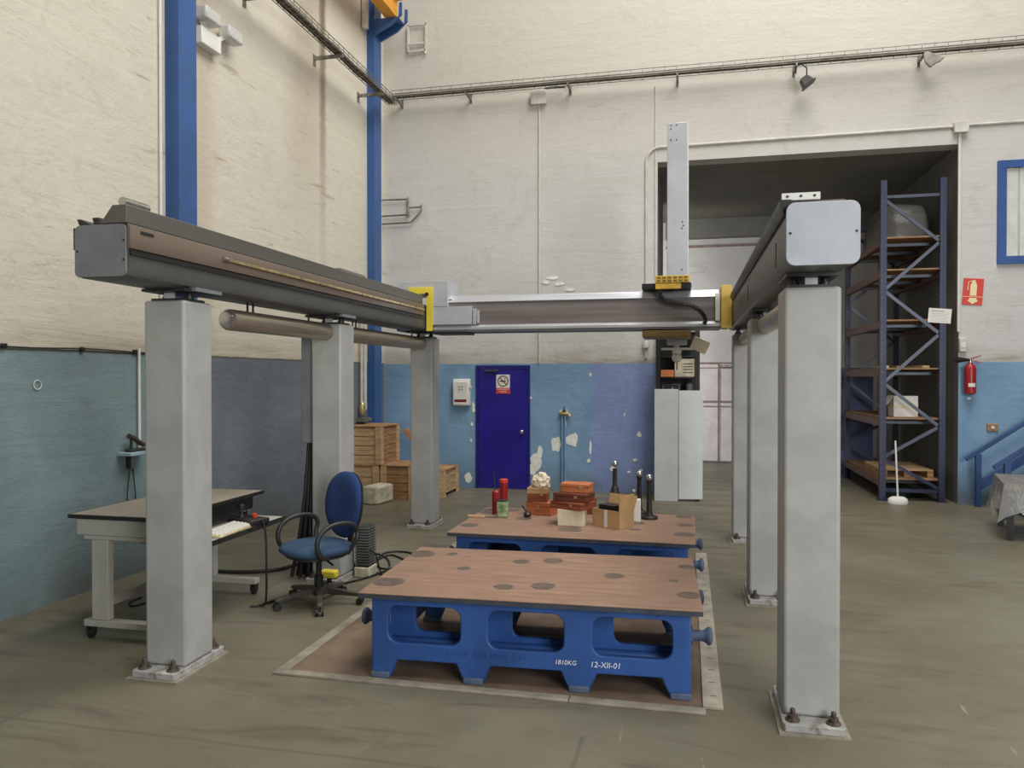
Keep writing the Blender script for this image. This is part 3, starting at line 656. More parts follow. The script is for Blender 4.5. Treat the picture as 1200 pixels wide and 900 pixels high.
# ================================================================== measuring machine
CXL, CXR, CW, CZ = -2.985, 0.608, 0.27, 2.195
def make_column(label, x, yfront):
    t = thing('gantry_column', label, 'column', (x, yfront + 0.245, 0), group='columns of the measuring machine')
    h = CW / 2
    MB().box(-h, h, -0.135, 0.14, 0.05, CZ).build('shaft', 'column', t, bevel=0.018, seg=3)
    MB().prism([(-0.135, -0.245), (-0.145, -0.225), (-0.145, 0.225), (-0.135, 0.245), (0.135, 0.245), (0.145, 0.225), (0.145, -0.225), (0.135, -0.245)], 'xy', 0.012, 0.05).build('base_plate', 'plate', t, bevel=0.004)
    MB().box(-0.165, 0.165, -0.262, 0.262, 0.0, 0.012).build('grout_bed', 'strip', t)
    b0 = MB().lathe([(0.036, 0), (0.036, 0.008), (0.024, 0.01), (0.024, 0.03), (0.013, 0.032), (0.013, 0.055), (0.009, 0.06)], (0, 0, 0), n=10).build('anchor_bolt', 'bolt', t)
    b0.location = (-0.095, -0.19, 0.05)
    for q in ((0.095, -0.19), (-0.095, 0.195), (0.095, 0.195)): again(b0, (q[0], q[1], 0.05))
    MB().box(-0.11, 0.11, -0.1, 0.1, CZ, CZ + 0.015).build('top_pad', 'dark', t)
    for q in (-0.075, 0.075):
        MB().lathe([(0.028, 0), (0.028, 0.02), (0.018, 0.022), (0.018, 0.045), (0.03, 0.047), (0.03, 0.055)], (q, 0, CZ + 0.015), n=10).build('levelling_screw', 'dark', t)
    MB().box(-0.03, 0.03, -0.09, -0.07, CZ + 0.015, CZ + 0.05).build('clamp_block', 'lightgrey', t)
    return t
colA = make_column('grey steel machine column standing beside the computer desk', CXL, 3.82)
def place(x, yf, label): return dup(colA, (x, yf + 0.245, 0), label=label)
colB = place(CXL, 5.89, 'grey steel machine column behind the office chair with a side cable duct')
colC = place(CXL, 8.28, 'grey steel machine column in front of the wooden crates')
place(CXR, 3.94, 'pale grey machine column under the pale square end of the rail nearest the pallet rack')
place(CXR, 6.09, 'grey machine column in the middle of the row on the pallet rack side')
place(CXR, 8.29, 'grey machine column below the yellow end plate on the pallet rack side')
MB().box(-0.255, -0.137, -0.09, 0.12, 1.175, CZ - 0.02).build('cable_duct', 'rail_cap', colB, bevel=0.008)
RB, RTZ = 2.265, 2.545
def rail_profile(x0, x1): # rounded lower corners
    return [(x0 + 0.04, RB), (x1 - 0.04, RB), (x1 - 0.012, RB + 0.013), (x1, RB + 0.04), (x1, RTZ - 0.02), (x1 - 0.02, RTZ), (x0 + 0.02, RTZ), (x0, RTZ - 0.02), (x0, RB + 0.04), (x0 + 0.012, RB + 0.013)]
# left rail
Lx0, Lx1, LY0, LY1 = -3.145, -2.825, 3.433, 9.0
o = thing('machine_rail', 'dark grey machine rail with a raised cover and brass strip', 'machine rail', (CXL, 6.2, RB))
MB().prism(rail_profile(Lx0, Lx1), 'xz', LY0 + 0.015, LY1).build('rail_body', 'rail', o, True)
cap = MB().prism(rrect(Lx0 + 0.004, Lx1 - 0.004, RB + 0.004, RTZ - 0.004, 0.03, 4), 'xz', LY0, LY0 + 0.014).build('end_cap', 'rail_cap', o, True, bevel=0.002)
for dx, dz in ((0.01, 0.14), (0.3, 0.09), (0.3, 0.19)):
    MB().cyl((Lx0 + 0.012 + dx * 0.97, LY0 - 0.003, RB + dz), (Lx0 + 0.012 + dx * 0.97, LY0, RB + dz), 0.006, 8).build('screw', 'dark', cap, True)
MB().prism([(-2.985, RTZ), (-2.91, 2.64), (Lx1, 2.64), (Lx1, RTZ)], 'xz', LY0, 8.0).build('top_cover', 'rail_side', o, True, bevel=0.004)
MB().prism([(-2.985, 2.60), (-2.93, 2.665), (Lx1 - 0.02, 2.665), (Lx1 - 0.005, 2.63)], 'xz', 6.0, 6.5).build('cover_lid', 'rail_side', o, True, bevel=0.01)
MB().prism([(Lx1 + 0.001, RTZ - 0.135), (Lx1 + 0.016, RTZ - 0.13), (Lx1 + 0.016, RTZ - 0.02), (Lx1 + 0.001, RTZ - 0.002)], 'xz', LY0 + 0.006, 7.99).build('guideway', 'bronze', o, True)
MB().box(Lx1 + 0.001, Lx1 + 0.012, LY0 + 0.02, 7.99, RTZ - 0.165, RTZ - 0.138).build('guideway_slot', 'black', o, True)
MB().box(Lx1 + 0.016, Lx1 + 0.026, 4.27, 7.99, RTZ - 0.075, RTZ - 0.058).build('scale_strip', 'brass', o, True)
MB().cyl((Lx1 + 0.021, 4.25, RTZ - 0.066), (Lx1 + 0.021, 4.30, RTZ - 0.066), 0.014, 10).build('scale_end', 'chrome', o, True)
MB().box(Lx1 + 0.0165, Lx1 + 0.019, 3.52, 3.62, RTZ - 0.045, RTZ - 0.03).build('name_plate', 'dark', o, True)
MB().cyl((-2.88, 3.47, 2.665), (-2.88, 3.66, 2.665), 0.024, 14).build('bellows_roller', 'chrome', o, True)
MB().prism([(-3.12, RTZ), (-3.05, RTZ), (-3.11, RTZ + 0.03), (-3.135, RTZ + 0.03)], 'xz', LY0 + 0.01, 7.9).prism([(-3.03, RTZ), (-2.99, RTZ), (-3.0, RTZ + 0.035), (-3.04, RTZ + 0.035)], 'xz', LY0 + 0.01, 7.9).build('bellows_guide', 'dark', o, True)
MB().box(Lx0 - 0.008, Lx0, LY0 + 0.006, 8.9, RTZ - 0.13, RTZ - 0.015).build('outer_guideway', 'black', o, True)
for y in (4.05, 6.03, 8.42):
    MB().box(Lx0 + 0.02, Lx1 - 0.015, y - 0.13, y + 0.25, RB - 0.018, RB - 0.001).build('mounting_plate', 'dark', o, True)
    MB().box(Lx1 - 0.03, Lx1 + 0.012, y - 0.06, y + 0.2, RB - 0.014, RB + 0.008).build('bracket', 'rail_cap', o, True)
for ya, yb in ((4.56, 5.997), (6.285, 8.387)):
    tb = MB().lathe([(0.03, 0), (0.066, 0.012), (0.072, 0.03), (0.072, yb - ya)], (CXL, ya, RB - 0.137), (0, 1, 0), 22).build('balance_tube', 'silver', o, True)
    MB().lathe([(0.02, 0), (0.05, 0.004), (0.055, 0.012)], (CXL, ya - 0.012, RB - 0.137), (0, 1, 0), 22).build('tube_cap', 'chrome', tb, True)
    for y in (ya + 0.25, ya + 0.32, yb - 0.3):
        MB().cyl((CXL, y, RB - 0.075), (CXL, y, RB), 0.008, 8).build('tube_hanger', 'black', tb, True)
# right rail
Rx0, Rx1, RY0, RY1 = 0.452, 0.762, 3.75, 9.0
o = thing('machine_rail', 'grey machine rail with a pale square end plate near the pallet rack', 'machine rail', (CXR, 6.4, RB))
MB().prism(rail_profile(Rx0, Rx1), 'xz', RY0 + 0.012, RY1).build('rail_body', 'rail', o, True)
cap = MB().prism(rrect(Rx0 - 0.006, Rx1 + 0.004, RB - 0.004, RTZ + 0.006, 0.04, 4), 'xz', RY0, RY0 + 0.012).build('end_plate', 'rail_cap_pale', o, True, bevel=0.002)
for x in (Rx0 + 0.012, Rx1 - 0.012): MB().cyl((x, RY0 - 0.003, 2.41), (x, RY0, 2.41), 0.006, 8).build('screw', 'dark', cap, True)
MB().prism([(Rx0 - 0.03, RTZ - 0.005), (Rx0 - 0.03, RTZ + 0.028), (Rx0 + 0.02, RTZ + 0.028), (Rx0 + 0.02, RTZ + 0.001), (Rx0 - 0.001, RTZ - 0.04), (Rx0 - 0.012, RTZ - 0.04)], 'xz', RY0 + 0.03, 8.0).build('guide_cover', 'black', o, True)
MB().prism([(Rx0 + 0.03, RTZ), (Rx0 + 0.03, RTZ + 0.03), (Rx1 - 0.05, RTZ + 0.03), (Rx1 - 0.02, RTZ)], 'xz', RY0 + 0.08, 8.0).build('top_cover', 'rail_side', o, True)
br = MB().box(Rx0 - 0.02, Rx0 + 0.15, RY0 + 0.05, RY0 + 0.07, RTZ + 0.0285, RTZ + 0.062).build('white_bracket', 'white', o, True)
for x in (0.0, 0.06, 0.12): MB().cyl((Rx0 + x + 0.005, RY0 + 0.046, RTZ + 0.046), (Rx0 + x + 0.005, RY0 + 0.05, RTZ + 0.046), 0.006, 8).build('hole', 'dark', br, True)
for y in (4.22, 6.1): MB().box(Rx0 - 0.003, Rx0, y, y + 0.006, RB + 0.05, RTZ - 0.1).build('panel_seam', 'dark', o, True)
for y in (4.17, 6.23, 8.43):
    MB().box(Rx0 + 0.03, Rx1 - 0.03, y - 0.13, y + 0.25, RB - 0.018, RB - 0.001).build('mounting_plate', 'dark', o, True)
for ya, yb in ((4.33, 6.197), (6.485, 8.397)):
    tb = MB().lathe([(0.06, 0), (0.065, 0.012), (0.065, yb - ya)], (CXR - 0.02, ya, RB - 0.125), (0, 1, 0), 22).build('balance_tube', 'silver', o, True)
    for y in (ya + 0.3, yb - 0.3): MB().cyl((CXR - 0.02, y, RB - 0.065), (CXR - 0.02, y, RB), 0.008, 8).build('tube_hanger', 'black', tb, True)

# bridge
BY = 8.1; BX0, BX1 = -2.735, 0.335
o = thing('machine_bridge', 'grey machine bridge beam spanning both rails with yellow end plates and vertical ram', 'machine bridge', (-1.2, 8.4, RB))
MB().prism([(BY + 0.03, 2.30), (BY + 0.03, 2.565), (BY + 0.10, 2.635), (BY + 0.40, 2.635), (BY + 0.40, 2.30)], 'yz', BX0, BX1).build('beam_body', 'granite', o, True)
MB().prism([(BY + 0.022, 2.562), (BY + 0.094, 2.636), (BY + 0.2, 2.64), (BY + 0.2, 2.64 + 0.006), (BY + 0.09, 2.643), (BY + 0.015, 2.567)], 'yz', -2.565, BX1 - 0.02).build('upper_guide', 'alu', o, True)
MB().prism([(BY, 2.262), (BY, 2.288), (BY + 0.028, 2.315), (BY + 0.41, 2.315), (BY + 0.41, 2.262)], 'yz', BX0 + 0.0, BX1).build('lower_guide', 'alu', o, True)
MB().box(BX0, BX1, BY + 0.01, BY + 0.42, 2.24, 2.262).build('bottom_plate', 'rail_cap', o, True)
MB().box(BX1 - 0.055, BX1 - 0.004, BY - 0.004, BY + 0.027, 2.316, 2.60).build('end_stop', 'white', o, True, bevel=0.003)
# left carriage
MB().prism([(-3.16, 2.25), (-3.16, 2.80), (-2.565, 2.80), (-2.565, 2.515), (-2.295, 2.515), (-2.295, 2.318), (-2.80, 2.318), (-2.80, 2.655), (-3.155, 2.67)], 'xz', BY - 0.02, BY + 0.4).build('left_carriage', 'lightgrey', o, True, bevel=0.006)
MB().box(-2.737, -2.566, BY - 0.022, BY - 0.02, 2.516, 2.519).build('carriage_seam', 'dark', o, True)
MB().prism([(-3.02, 2.66), (-3.02, 2.735), (-2.735, 2.735), (-2.735, 2.25), (-2.806, 2.25), (-2.806, 2.66)], 'xz', BY - 0.04, BY - 0.021).build('left_end_plate', 'yellow', o, True, bevel=0.002)
MB().cyl((-2.80, BY - 0.045, 2.655), (-2.80, BY - 0.038, 2.655), 0.022, 12).build('limit_switch', 'black', o, True)
MB().box(-2.285, -2.245, BY - 0.0, BY + 0.03, 2.318, 2.49).box(-2.24, -2.215, BY + 0.005, BY + 0.03, 2.33, 2.47).build('bumper', 'alu', o, True, bevel=0.003)
MB().cyl((-2.565, BY + 0.06, 2.575), (-2.54, BY + 0.06, 2.575), 0.03, 12).build('drive_wheel', 'dark', o, True)
MB().box(-2.735, -2.35, BY - 0.03, BY + 0.3, 2.215, 2.24).build('carriage_underplate', 'black', o, True)
# right carriage
MB().box(0.338, 0.442, BY - 0.04, BY - 0.02, 2.24, 2.675).build('right_end_plate', 'yellow_end', o, True, bevel=0.002)
MB().box(0.336, 0.416, BY - 0.019, BY + 0.4, 2.25, 2.665).build('right_carriage', 'yellow_dull', o, True)
# z carriage and ram
MB().box(-0.456, 0.042, BY - 0.07, BY + 0.12, 2.648, 2.705).build('carriage_plate', 'black', o, True, bevel=0.004)
MB().box(-0.456, 0.042, BY + 0.41, BY + 0.52, 2.17, 2.75).build('rear_carriage', 'dark', o, True)
MB().box(-0.456, 0.042, BY + 0.12, BY + 0.41, 2.66, 2.705).build('carriage_bridge', 'black', o, True)
hz = MB().box(-0.317, -0.06, BY - 0.12, BY - 0.072, 2.64, 2.70).box(-0.317, 0.025, BY - 0.13, BY - 0.072, 2.702, 2.775).build('warning_block', 'yellow_dull', o, True, bevel=0.004)
for r in range(2):
    for k in range(6):
        x = -0.30 + k * 0.054
        MB().box(x, x + 0.036, BY - 0.1325, BY - 0.13, 2.712 + r * 0.032, 2.730 + r * 0.032).build('slot', 'brownyellow', hz, True)
MB().box(-0.452, 0.04, BY - 0.06, BY + 0.5, 2.155, 2.222).build('lower_carriage_plate', 'brownyellow', o, True, bevel=0.004)
rm = MB().box(-0.217, 0.003, BY + 0.525, BY + 0.745, 2.10, 4.53).build('ram', 'ram', o, True, bevel=0.008)
MB().box(0.003, 0.014, BY + 0.53, BY + 0.6, 2.75, 4.52).build('ram_strip', 'white', rm, True)
for dx, dz in ((0.04, 0.02), (0.04, 0.06), (0.1, 0.02), (0.04, 0.18), (0.1, 0.18), (0.165, 1.08), (0.175, 1.12), (0.16, 1.15), (0.16, 1.6)):
    MB().cyl((-0.217 + dx, BY + 0.522, 4.52 - dz), (-0.217 + dx, BY + 0.526, 4.52 - dz), 0.008, 8).build('screw_hole', 'dark', rm, True)
hd = MB().lathe([(0.05, 0), (0.05, 0.05), (0.03, 0.06), (0.03, 0.10)], (-0.11, BY + 0.635, 2.0), n=16).build('probe_head', 'white', o, True)
MB().cyl((-0.11, BY + 0.635, 1.82), (-0.11, BY + 0.635, 2.0), 0.006, 8).build('stylus', 'dark', hd, True)
MB().lathe([(0.01, 0), (0.045, 0.02), (0.055, 0.055), (0.045, 0.09), (0.01, 0.11)], (-0.11, BY + 0.635, 1.9), n=16).build('probe_ball', 'white', hd, True)
MB().box(-0.28, 0.06, BY + 0.56, BY + 0.60, 2.04, 2.065).build('cross_arm', 'white', hd, True)
mb = MB().box(-0.09, 0.09, -0.03, 0.03, -0.07, 0.07); mb.xf(Matrix.Translation((0.14, BY + 0.58, 2.09)) @ Matrix.Rotation(math.radians(25), 4, 'Y')); mb.build('hanging_tag_box', 'whitebox', o, True, bevel=0.006)
MB().tube([(0.045, BY + 0.58, 2.16), (0.06, BY + 0.58, 2.16), (0.10, BY + 0.58, 2.14)], 0.006, 6).build('tag_hook', 'dark', o, True)
ch = [gy(u, v, BY - 0.09) for u, v in ((773, 338), (773, 346), (778, 351), (788, 354), (799, 356), (810, 358), (818, 362), (824, 368), (827, 375), (825, 380))]
cc = []
for i in range(len(ch) - 1):
    for k in range(4): cc.append(ch[i].lerp(ch[i + 1], k / 4))
cc.append(ch[-1])
for c_ in cc: c_.y = BY - 0.05
lk = MB().tube(cc, 0.016, 8)
for i in range(0, len(cc) - 1): lk.bar(cc[i], cc[i].lerp(cc[i + 1], 0.55), 0.046, 0.046, (0, 1, 0))
lk.build('drag_chain', 'black', o, True)

# ================================================================== surface tables
def make_table(label, loc, rot):
    t = thing('surface_table', label, 'table', loc, rot, 'cast iron surface tables')
    W_, D_ = 0.965, 0.60; bw, bd = 0.905, 0.545; zt = 0.468
    top = MB().box(-W_, W_, -D_, D_, 0.492, 0.5).build('top_plate', 'ttop', t, bevel=0.003)
    MB().box(-W_ + 0.001, W_ - 0.001, -D_ + 0.001, D_ - 0.001, zt, 0.4915).build('plate_edge', 'tedge', t)
    cs = [-0.59, 0.0, 0.59]
    holes = [list(reversed(rrect(c - 0.215, c + 0.215, 0.205, 0.42, 0.06))) for c in cs]
    fx = [-bw + 0.055, -0.30, 0.30, bw - 0.055]
    def outline():
        pts = [(-bw, zt), (-bw, 0.0)]
        for i, x in enumerate(fx):
            hw = 0.055
            if i == 0: pts += [(x + hw, 0.0), (x + hw + 0.045, 0.105)]
            elif i == 3: pts += [(x - hw - 0.045, 0.105), (x - hw, 0.0)]
            else: pts += [(x - hw - 0.045, 0.105), (x - hw, 0.0), (x + hw, 0.0), (x + hw + 0.045, 0.105)]
        return pts + [(bw, 0.0), (bw, zt)]
    for ya, yb in ((-bd, -bd + 0.045), (bd - 0.045, bd)):
        holed_plate(outline(), holes, 'xz', ya, yb).build('side_panel', 'tblue', t, bevel=0.008, smooth=30)
    inner = [list(reversed(rrect(c - 0.11, c + 0.28, 0.215, 0.43, 0.05))) for c in cs]
    holed_plate([(-bw + 0.05, zt), (-bw + 0.05, 0.13), (bw - 0.05, 0.13), (bw - 0.05, zt)], inner, 'xz', -0.36, -0.33).build('inner_rib', 'tblue', t, bevel=0.008, smooth=30)
    MB().box(-bw + 0.05, bw - 0.05, -0.42, -0.361, 0.13, 0.19).build('rib_flange', 'tblue', t, bevel=0.02, seg=3)
    MB().box(-bw + 0.05, bw - 0.05, 0.1, 0.135, 0.31, zt).build('centre_rib', 'tblue', t, bevel=0.006)
    eh = [list(reversed(rrect(-0.42, -0.06, 0.2, 0.41, 0.06))), list(reversed(rrect(0.06, 0.42, 0.2, 0.41, 0.06)))]
    eo = [(-bd + 0.046, zt), (-bd + 0.046, 0.105), (bd - 0.046, 0.105), (bd - 0.046, zt)]
    for xa, xb in ((-bw, -bw + 0.045), (bw - 0.045, bw)):
        holed_plate(eo, eh, 'yz', xa, xb).build('end_panel', 'tblue', t, bevel=0.008, smooth=30)
    for xc in (-0.30, 0.30):
        MB().box(xc - 0.02, xc + 0.02, -bd + 0.046, bd - 0.046, 0.40, zt - 0.001).build('cross_rib', 'tblue', t)
    f0 = None
    for x in fx:
        for y in (-bd + 0.03, bd - 0.03):
            if f0 is None:
                f0 = MB().box(-0.056, 0.056, -0.048, 0.048, 0, 0.035).build('foot_pad', 'tfoot', t, bevel=0.006); f0.location = (x, y, 0)
            else: again(f0, (x, y, 0))
    b0 = None
    for sx in (-1, 1):
        for y in (-0.36, 0.40):
            if b0 is None or sx == 1 and y == -0.36:
                b0 = MB().lathe([(0.05, 0), (0.05, 0.012), (0.03, 0.02), (0.03, 0.07), (0.036, 0.085), (0.048, 0.095), (0.051, 0.108), (0.044, 0.118), (0.02, 0.124)], (0, 0, 0), (sx, 0, 0), 18).build('lifting_bollard', 'tfoot', t)
                b0.location = (sx * bw, y, 0.29)
            else: again(b0, (sx * bw, y, 0.29))
    return t, top
def stains(top, lst, loc, rot):
    R_ = Matrix.Rotation(-rot, 3, 'Z')
    for u, v, r in lst:
        q = R_ @ (gz(u, v, 0.5) - Vector(loc)); q.z = 0.5
        q.x = max(-0.955, min(0.955, q.x)); q.y = max(-0.59, min(0.59, q.y))
        pts = []
        for k in range(22):
            a = 2 * PI * k / 22; rr = r * random.uniform(0.93, 1.05)
            pts.append((max(-0.962, min(0.962, q.x + rr * math.cos(a))), max(-0.597, min(0.597, q.y + rr * math.sin(a)))))
        MB().prism(pts, 'xy', 0.4995, 0.5006).build('round_stain', 'stain', top, smooth=0)
T1 = ((gz(417, 697, .5) + gz(820, 718, .5) + gz(820, 657, .5) + gz(490, 643, .5)) / 4); T1.z = 0; R1 = math.radians(2.3)
T1.x = -0.90; T1.y = 4.735
t1, top1 = make_table('blue cast iron surface table with bare rusty top and white chalked writing', T1, R1)
stains(top1, [(493, 651, .10), (543, 668, .045), (590, 690, .06), (637, 689, .075), (611, 660, .06), (648, 659, .07), (720, 677, .065), (790, 683, .03), (808, 700, .07), (806, 666, .06), (455, 684, .10), (530, 651, .04)], T1, R1)
fy = -0.546
m = text_mesh('1810KG', 0.036, 0.0008, 0.15); m.xf(Matrix.Translation((0.225, fy - 0.001, 0.145)) @ RX90); m.build('chalk_writing', 'chalk', t1, smooth=0)
m = text_mesh('12-XII-01', 0.044, 0.0008, 0.15); m.xf(Matrix.Translation((0.445, fy - 0.001, 0.142)) @ RX90); m.build('chalk_writing', 'chalk', t1, smooth=0)
m = text_mesh('OLEMDI  DM MOL CO', 0.05, 0.003, 0, 1.1); m.xf(Matrix.Translation((-0.26, fy - 0.0, 0.15)) @ RX90); m.build('cast_lettering', 'tblue', t1, smooth=0)
T2 = Vector((-0.895, 6.44, 0)); R2 = math.radians(-0.4)
t2, top2 = make_table('blue cast iron surface table with boxes and stands on its top', T2, R2)
stains(top2, [(550, 617, .08), (614, 609, .07), (668, 622, .10), (744, 622, .05), (745, 614, .08), (802, 607, .07), (805, 617, .07), (803, 628, .09), (575, 600, .14), (600, 599, .08)], T2, R2)

# floor plate under the tables with edge strips
o = thing('floor_plate', 'rusty brown floor plate under both blue tables with pale edge strips', 'floor plate', (-1.1, 5.8, 0))
MB().box(-2.30, 0.08, 4.13, 7.75, 0, 0.008).build('plate_sheet', 'mat', o, True)
MB().box(-2.37, -2.30, 4.13, 7.75, 0, 0.014).build('edge_strip', 'strip', o, True, bevel=0.003)
MB().box(-2.37, -0.62, 4.065, 4.13, 0, 0.014).build('edge_strip', 'strip', o, True, bevel=0.003)
MB().box(-0.615, 0.10, 4.065, 4.13, 0, 0.014).build('edge_strip', 'strip', o, True, bevel=0.003)
wd = MB().box(0.085, 0.19, 4.145, 7.75, 0, 0.018).build('edge_board', paint('pale_edge_board', (172, 162, 144), 0.6, 0, 0.1, 5, (1, 1, 1), (120, 110, 94), 0.3, 6), o, True, bevel=0.003)
for k in range(18):
    y = 4.28 + k * 0.19; MB().box(0.125, 0.16, y, y + 0.006, 0.018, 0.0188).build('tick_mark', 'dark', wd, True, smooth=0)
t1.location.z = t2.location.z = 0.008
for q in (t1, t2): ORG[q.name].z = 0.008

# ================================================================== things on the far table
ZT = 0.509
def at(u, v, z=ZT): return gz(u, v, z)
def wbox(label, u, v, w_, d_, h_, mat, z=ZT, rot=0, name='wooden_box', latch=True, off=(0, 0), lid=True):
    p_ = at(u, v, z); o = thing(name, label, 'box', (p_.x + off[0], p_.y + d_ / 2 + off[1], z), rot)
    zl = h_ * 0.62 if lid else h_
    MB().box(-w_ / 2, w_ / 2, -d_ / 2, d_ / 2, 0, zl).build('box_body', mat, o, bevel=0.004)
    if lid: MB().box(-w_ / 2 - 0.002, w_ / 2 + 0.002, -d_ / 2 - 0.002, d_ / 2 + 0.002, zl + 0.002, h_).build('box_lid', mat, o, bevel=0.005)
    if latch: MB().box(-0.012, 0.012, -d_ / 2 - 0.008, -d_ / 2 - 0.003, zl - 0.02, zl + 0.02).build('latch', 'brass', o)
    return o
# red tubes, brush and green tin
p1 = at(580, 603); p2 = at(587, 600)
o = thing('red_canister', 'short red canister holding a dark brush beside the green tin', 'canister', (p1.x, p1.y + 0.03, ZT))
MB().lathe([(0.032, 0), (0.034, 0.005), (0.034, 0.2), (0.02, 0.212), (0.014, 0.215)], (0, 0, 0)).build('canister_body', 'red', o)
MB().tube([(-0.005, 0, 0.205), (-0.015, 0, 0.30), (-0.02, 0, 0.38)], 0.006, 6).build('brush_stick', 'dark', o)
o = thing('red_canister', 'tall red tube standing behind the short red canister', 'canister', (p2.x + 0.005, p2.y + 0.09, ZT))
MB().lathe([(0.036, 0), (0.038, 0.005), (0.038, 0.27), (0.03, 0.278)], (0, 0, 0)).build('tube_body', 'red', o)
MB().lathe([(0.04, 0), (0.04, 0.03), (0.03, 0.035)], (0, 0, 0.255)).build('tube_cap', 'signred', o)
p1 = at(589, 606)
o = thing('green_tin', 'green printed tin in front of the red canisters', 'tin', (p1.x, p1.y, ZT))
MB().box(-0.05, 0.05, -0.03, 0.03, 0, 0.14).build('tin_body', 'green', o, bevel=0.012)
MB().box(-0.05, 0.05, -0.032, 0.032, 0.14, 0.152).build('tin_lid', 'dark', o, bevel=0.006)
# paper tube and knob
p1 = at(558, 607); o = tag(MB().box(p1.x - 0.075, p1.x + 0.075, p1.y - 0.01, p1.y + 0.02, ZT, ZT + 0.022).build('wood_block', 'wood', bevel=0.003), 'small flat pale wood block on the table beside the red canisters', 'block')
p1 = at(583, 606); o = tag(MB().tube([(p1.x - 0.16, p1.y - 0.05, ZT + 0.006), (p1.x + 0.1, p1.y - 0.045, ZT + 0.006)], 0.006, 6).build('scriber_rod', 'chrome'), 'thin bright rod lying in front of the green tin', 'rod')
p1 = at(618, 606); o = thing('ball_lever', 'little dark ball lever on the table before the stacked boxes', 'lever', (p1.x, p1.y, ZT))
MB().lathe([(0.005, 0), (0.03, 0.006), (0.036, 0.025), (0.02, 0.045), (0.006, 0.05)], (0, 0, 0)).build('ball', 'black', o)
MB().tube([(0, 0, 0.04), (-0.03, 0, 0.075), (-0.045, 0, 0.10)], 0.008, 6).build('lever_arm', 'black', o)
# box stack A
bA = wbox('orange wooden box at the bottom of the two box stack with crumpled paper', 633, 604, 0.24, 0.16, 0.115, 'boxorange', rot=math.radians(-14))
pA = bA.location
o = thing('wooden_box', 'reddish small box on the orange box under the crumpled paper', 'box', (pA.x - 0.03, pA.y + 0.0, ZT + 0.115))
MB().box(-0.09, 0.09, -0.07, 0.07, 0, 0.07).build('box_body', 'boxred', o, bevel=0.004)
MB().box(-0.092, 0.092, -0.072, 0.072, 0.072, 0.125).build('box_lid', 'card', o, bevel=0.004)
MB().box(0.03, 0.05, -0.078, -0.073, 0.06, 0.09).build('latch', 'brass', o)
def crumple(loc, r, label, mat):
    bm = bmesh.new(); bmesh.ops.create_icosphere(bm, subdivisions=3, radius=r)
    for v in bm.verts:
        v.co *= random.uniform(0.72, 1.12); v.co.z = max(v.co.z, -r * 0.55)
    mb = MB(); bm.verts.index_update(); mb.add([v.co + Vector(loc) + Vector((0, 0, r * 0.55)) for v in bm.verts], [tuple(v.index for v in f.verts) for f in bm.faces]); bm.free()
    return tag(mb.build('crumpled_paper', mat, smooth=0), label, 'paper')
crumple((pA.x - 0.005, pA.y, ZT + 0.241), 0.085, 'crumpled cream paper on top of the small box stack', 'whitebox')
# box stack B
b1 = wbox('cream carton under the overhanging mahogany box', 669, 617, 0.225, 0.17, 0.135, 'whitebox', lid=False, latch=False, name='carton')
pB = b1.location
b2 = wbox('low mahogany box behind the cream carton', 690, 606, 0.18, 0.14, 0.14, 'boxred', off=(-0.05, 0.12))
def rest(label, x, y, z, w_, d_, h_, mat, rot):
    o = thing('wooden_box', label, 'box', (x, y, z), math.radians(rot))
    MB().box(-w_ / 2, w_ / 2, -d_ / 2, d_ / 2, 0, h_ * 0.6).build('box_body', mat, o, bevel=0.004)
    MB().box(-w_ / 2 - 0.002, w_ / 2 + 0.002, -d_ / 2 - 0.002, d_ / 2 + 0.002, h_ * 0.6 + 0.002, h_).build('box_lid', mat, o, bevel=0.005)
    MB().box(0.04, 0.065, -d_ / 2 - 0.008, -d_ / 2 - 0.003, h_ * 0.45, h_ * 0.75).build('latch', 'brass', o)
    return o
rest('dark wooden case lying on the cream carton', pB.x - 0.0, pB.y + 0.02, ZT + 0.136, 0.31, 0.22, 0.06, 'boxred', -24)
rest('dark walnut case in the middle of the tall box stack', pB.x + 0.01, pB.y + 0.03, ZT + 0.197, 0.30, 0.20, 0.07, 'boxdark', -12)
rest('orange beech box on top of the tall box stack', pB.x + 0.03, pB.y + 0.06, ZT + 0.268, 0.25, 0.15, 0.075, 'boxorange', -6)
# open cardboard box
p1 = at(714, 620)
o = thing('cardboard_box', 'open cardboard box with raised flap beside the cream carton', 'box', (p1.x + 0.02, p1.y + 0.13, ZT), math.radians(-32))
MB().box(-0.14, 0.14, -0.1, 0.1, 0, 0.006).box(-0.14, 0.14, -0.1, -0.094, 0.006, 0.145).box(-0.14, 0.14, 0.094, 0.1, 0.006, 0.145).box(-0.14, -0.134, -0.094, 0.094, 0.006, 0.145).box(0.134, 0.14, -0.094, 0.094, 0.006, 0.145).build('box_walls', 'card', o)
MB().box(0.134, 0.14, -0.1, 0.1, 0.146, 0.27).build('flap', 'card', o)
mb = MB().box(-0.14, 0.14, 0, 0.005, 0, 0.11); mb.xf(Matrix.Translation((0, 0.1, 0.146)) @ Matrix.Rotation(math.radians(-25), 4, 'X')); mb.build('flap', 'card', o)
MB().box(-0.015, 0.015, -0.1015, -0.1, 0, 0.145).build('tape', 'paper', o)
MB().box(-0.11, 0.05, -0.05, 0.07, 0.007, 0.175).build('foam_insert', 'black', o)
p1 = at(743, 612)
o = thing('paper_packet', 'white upright packet between the cardboard box and black stands', 'packet', (p1.x, p1.y + 0.04, ZT), 0.1)
MB().box(-0.05, 0.055, -0.035, 0.035, 0, 0.19).build('packet_body', 'paper', o, bevel=0.004)
MB().cyl((-0.05, -0.0, 0.0), (-0.05, 0.0, 0.17), 0.03, 14).build('rolled_end', 'whitebox', o)
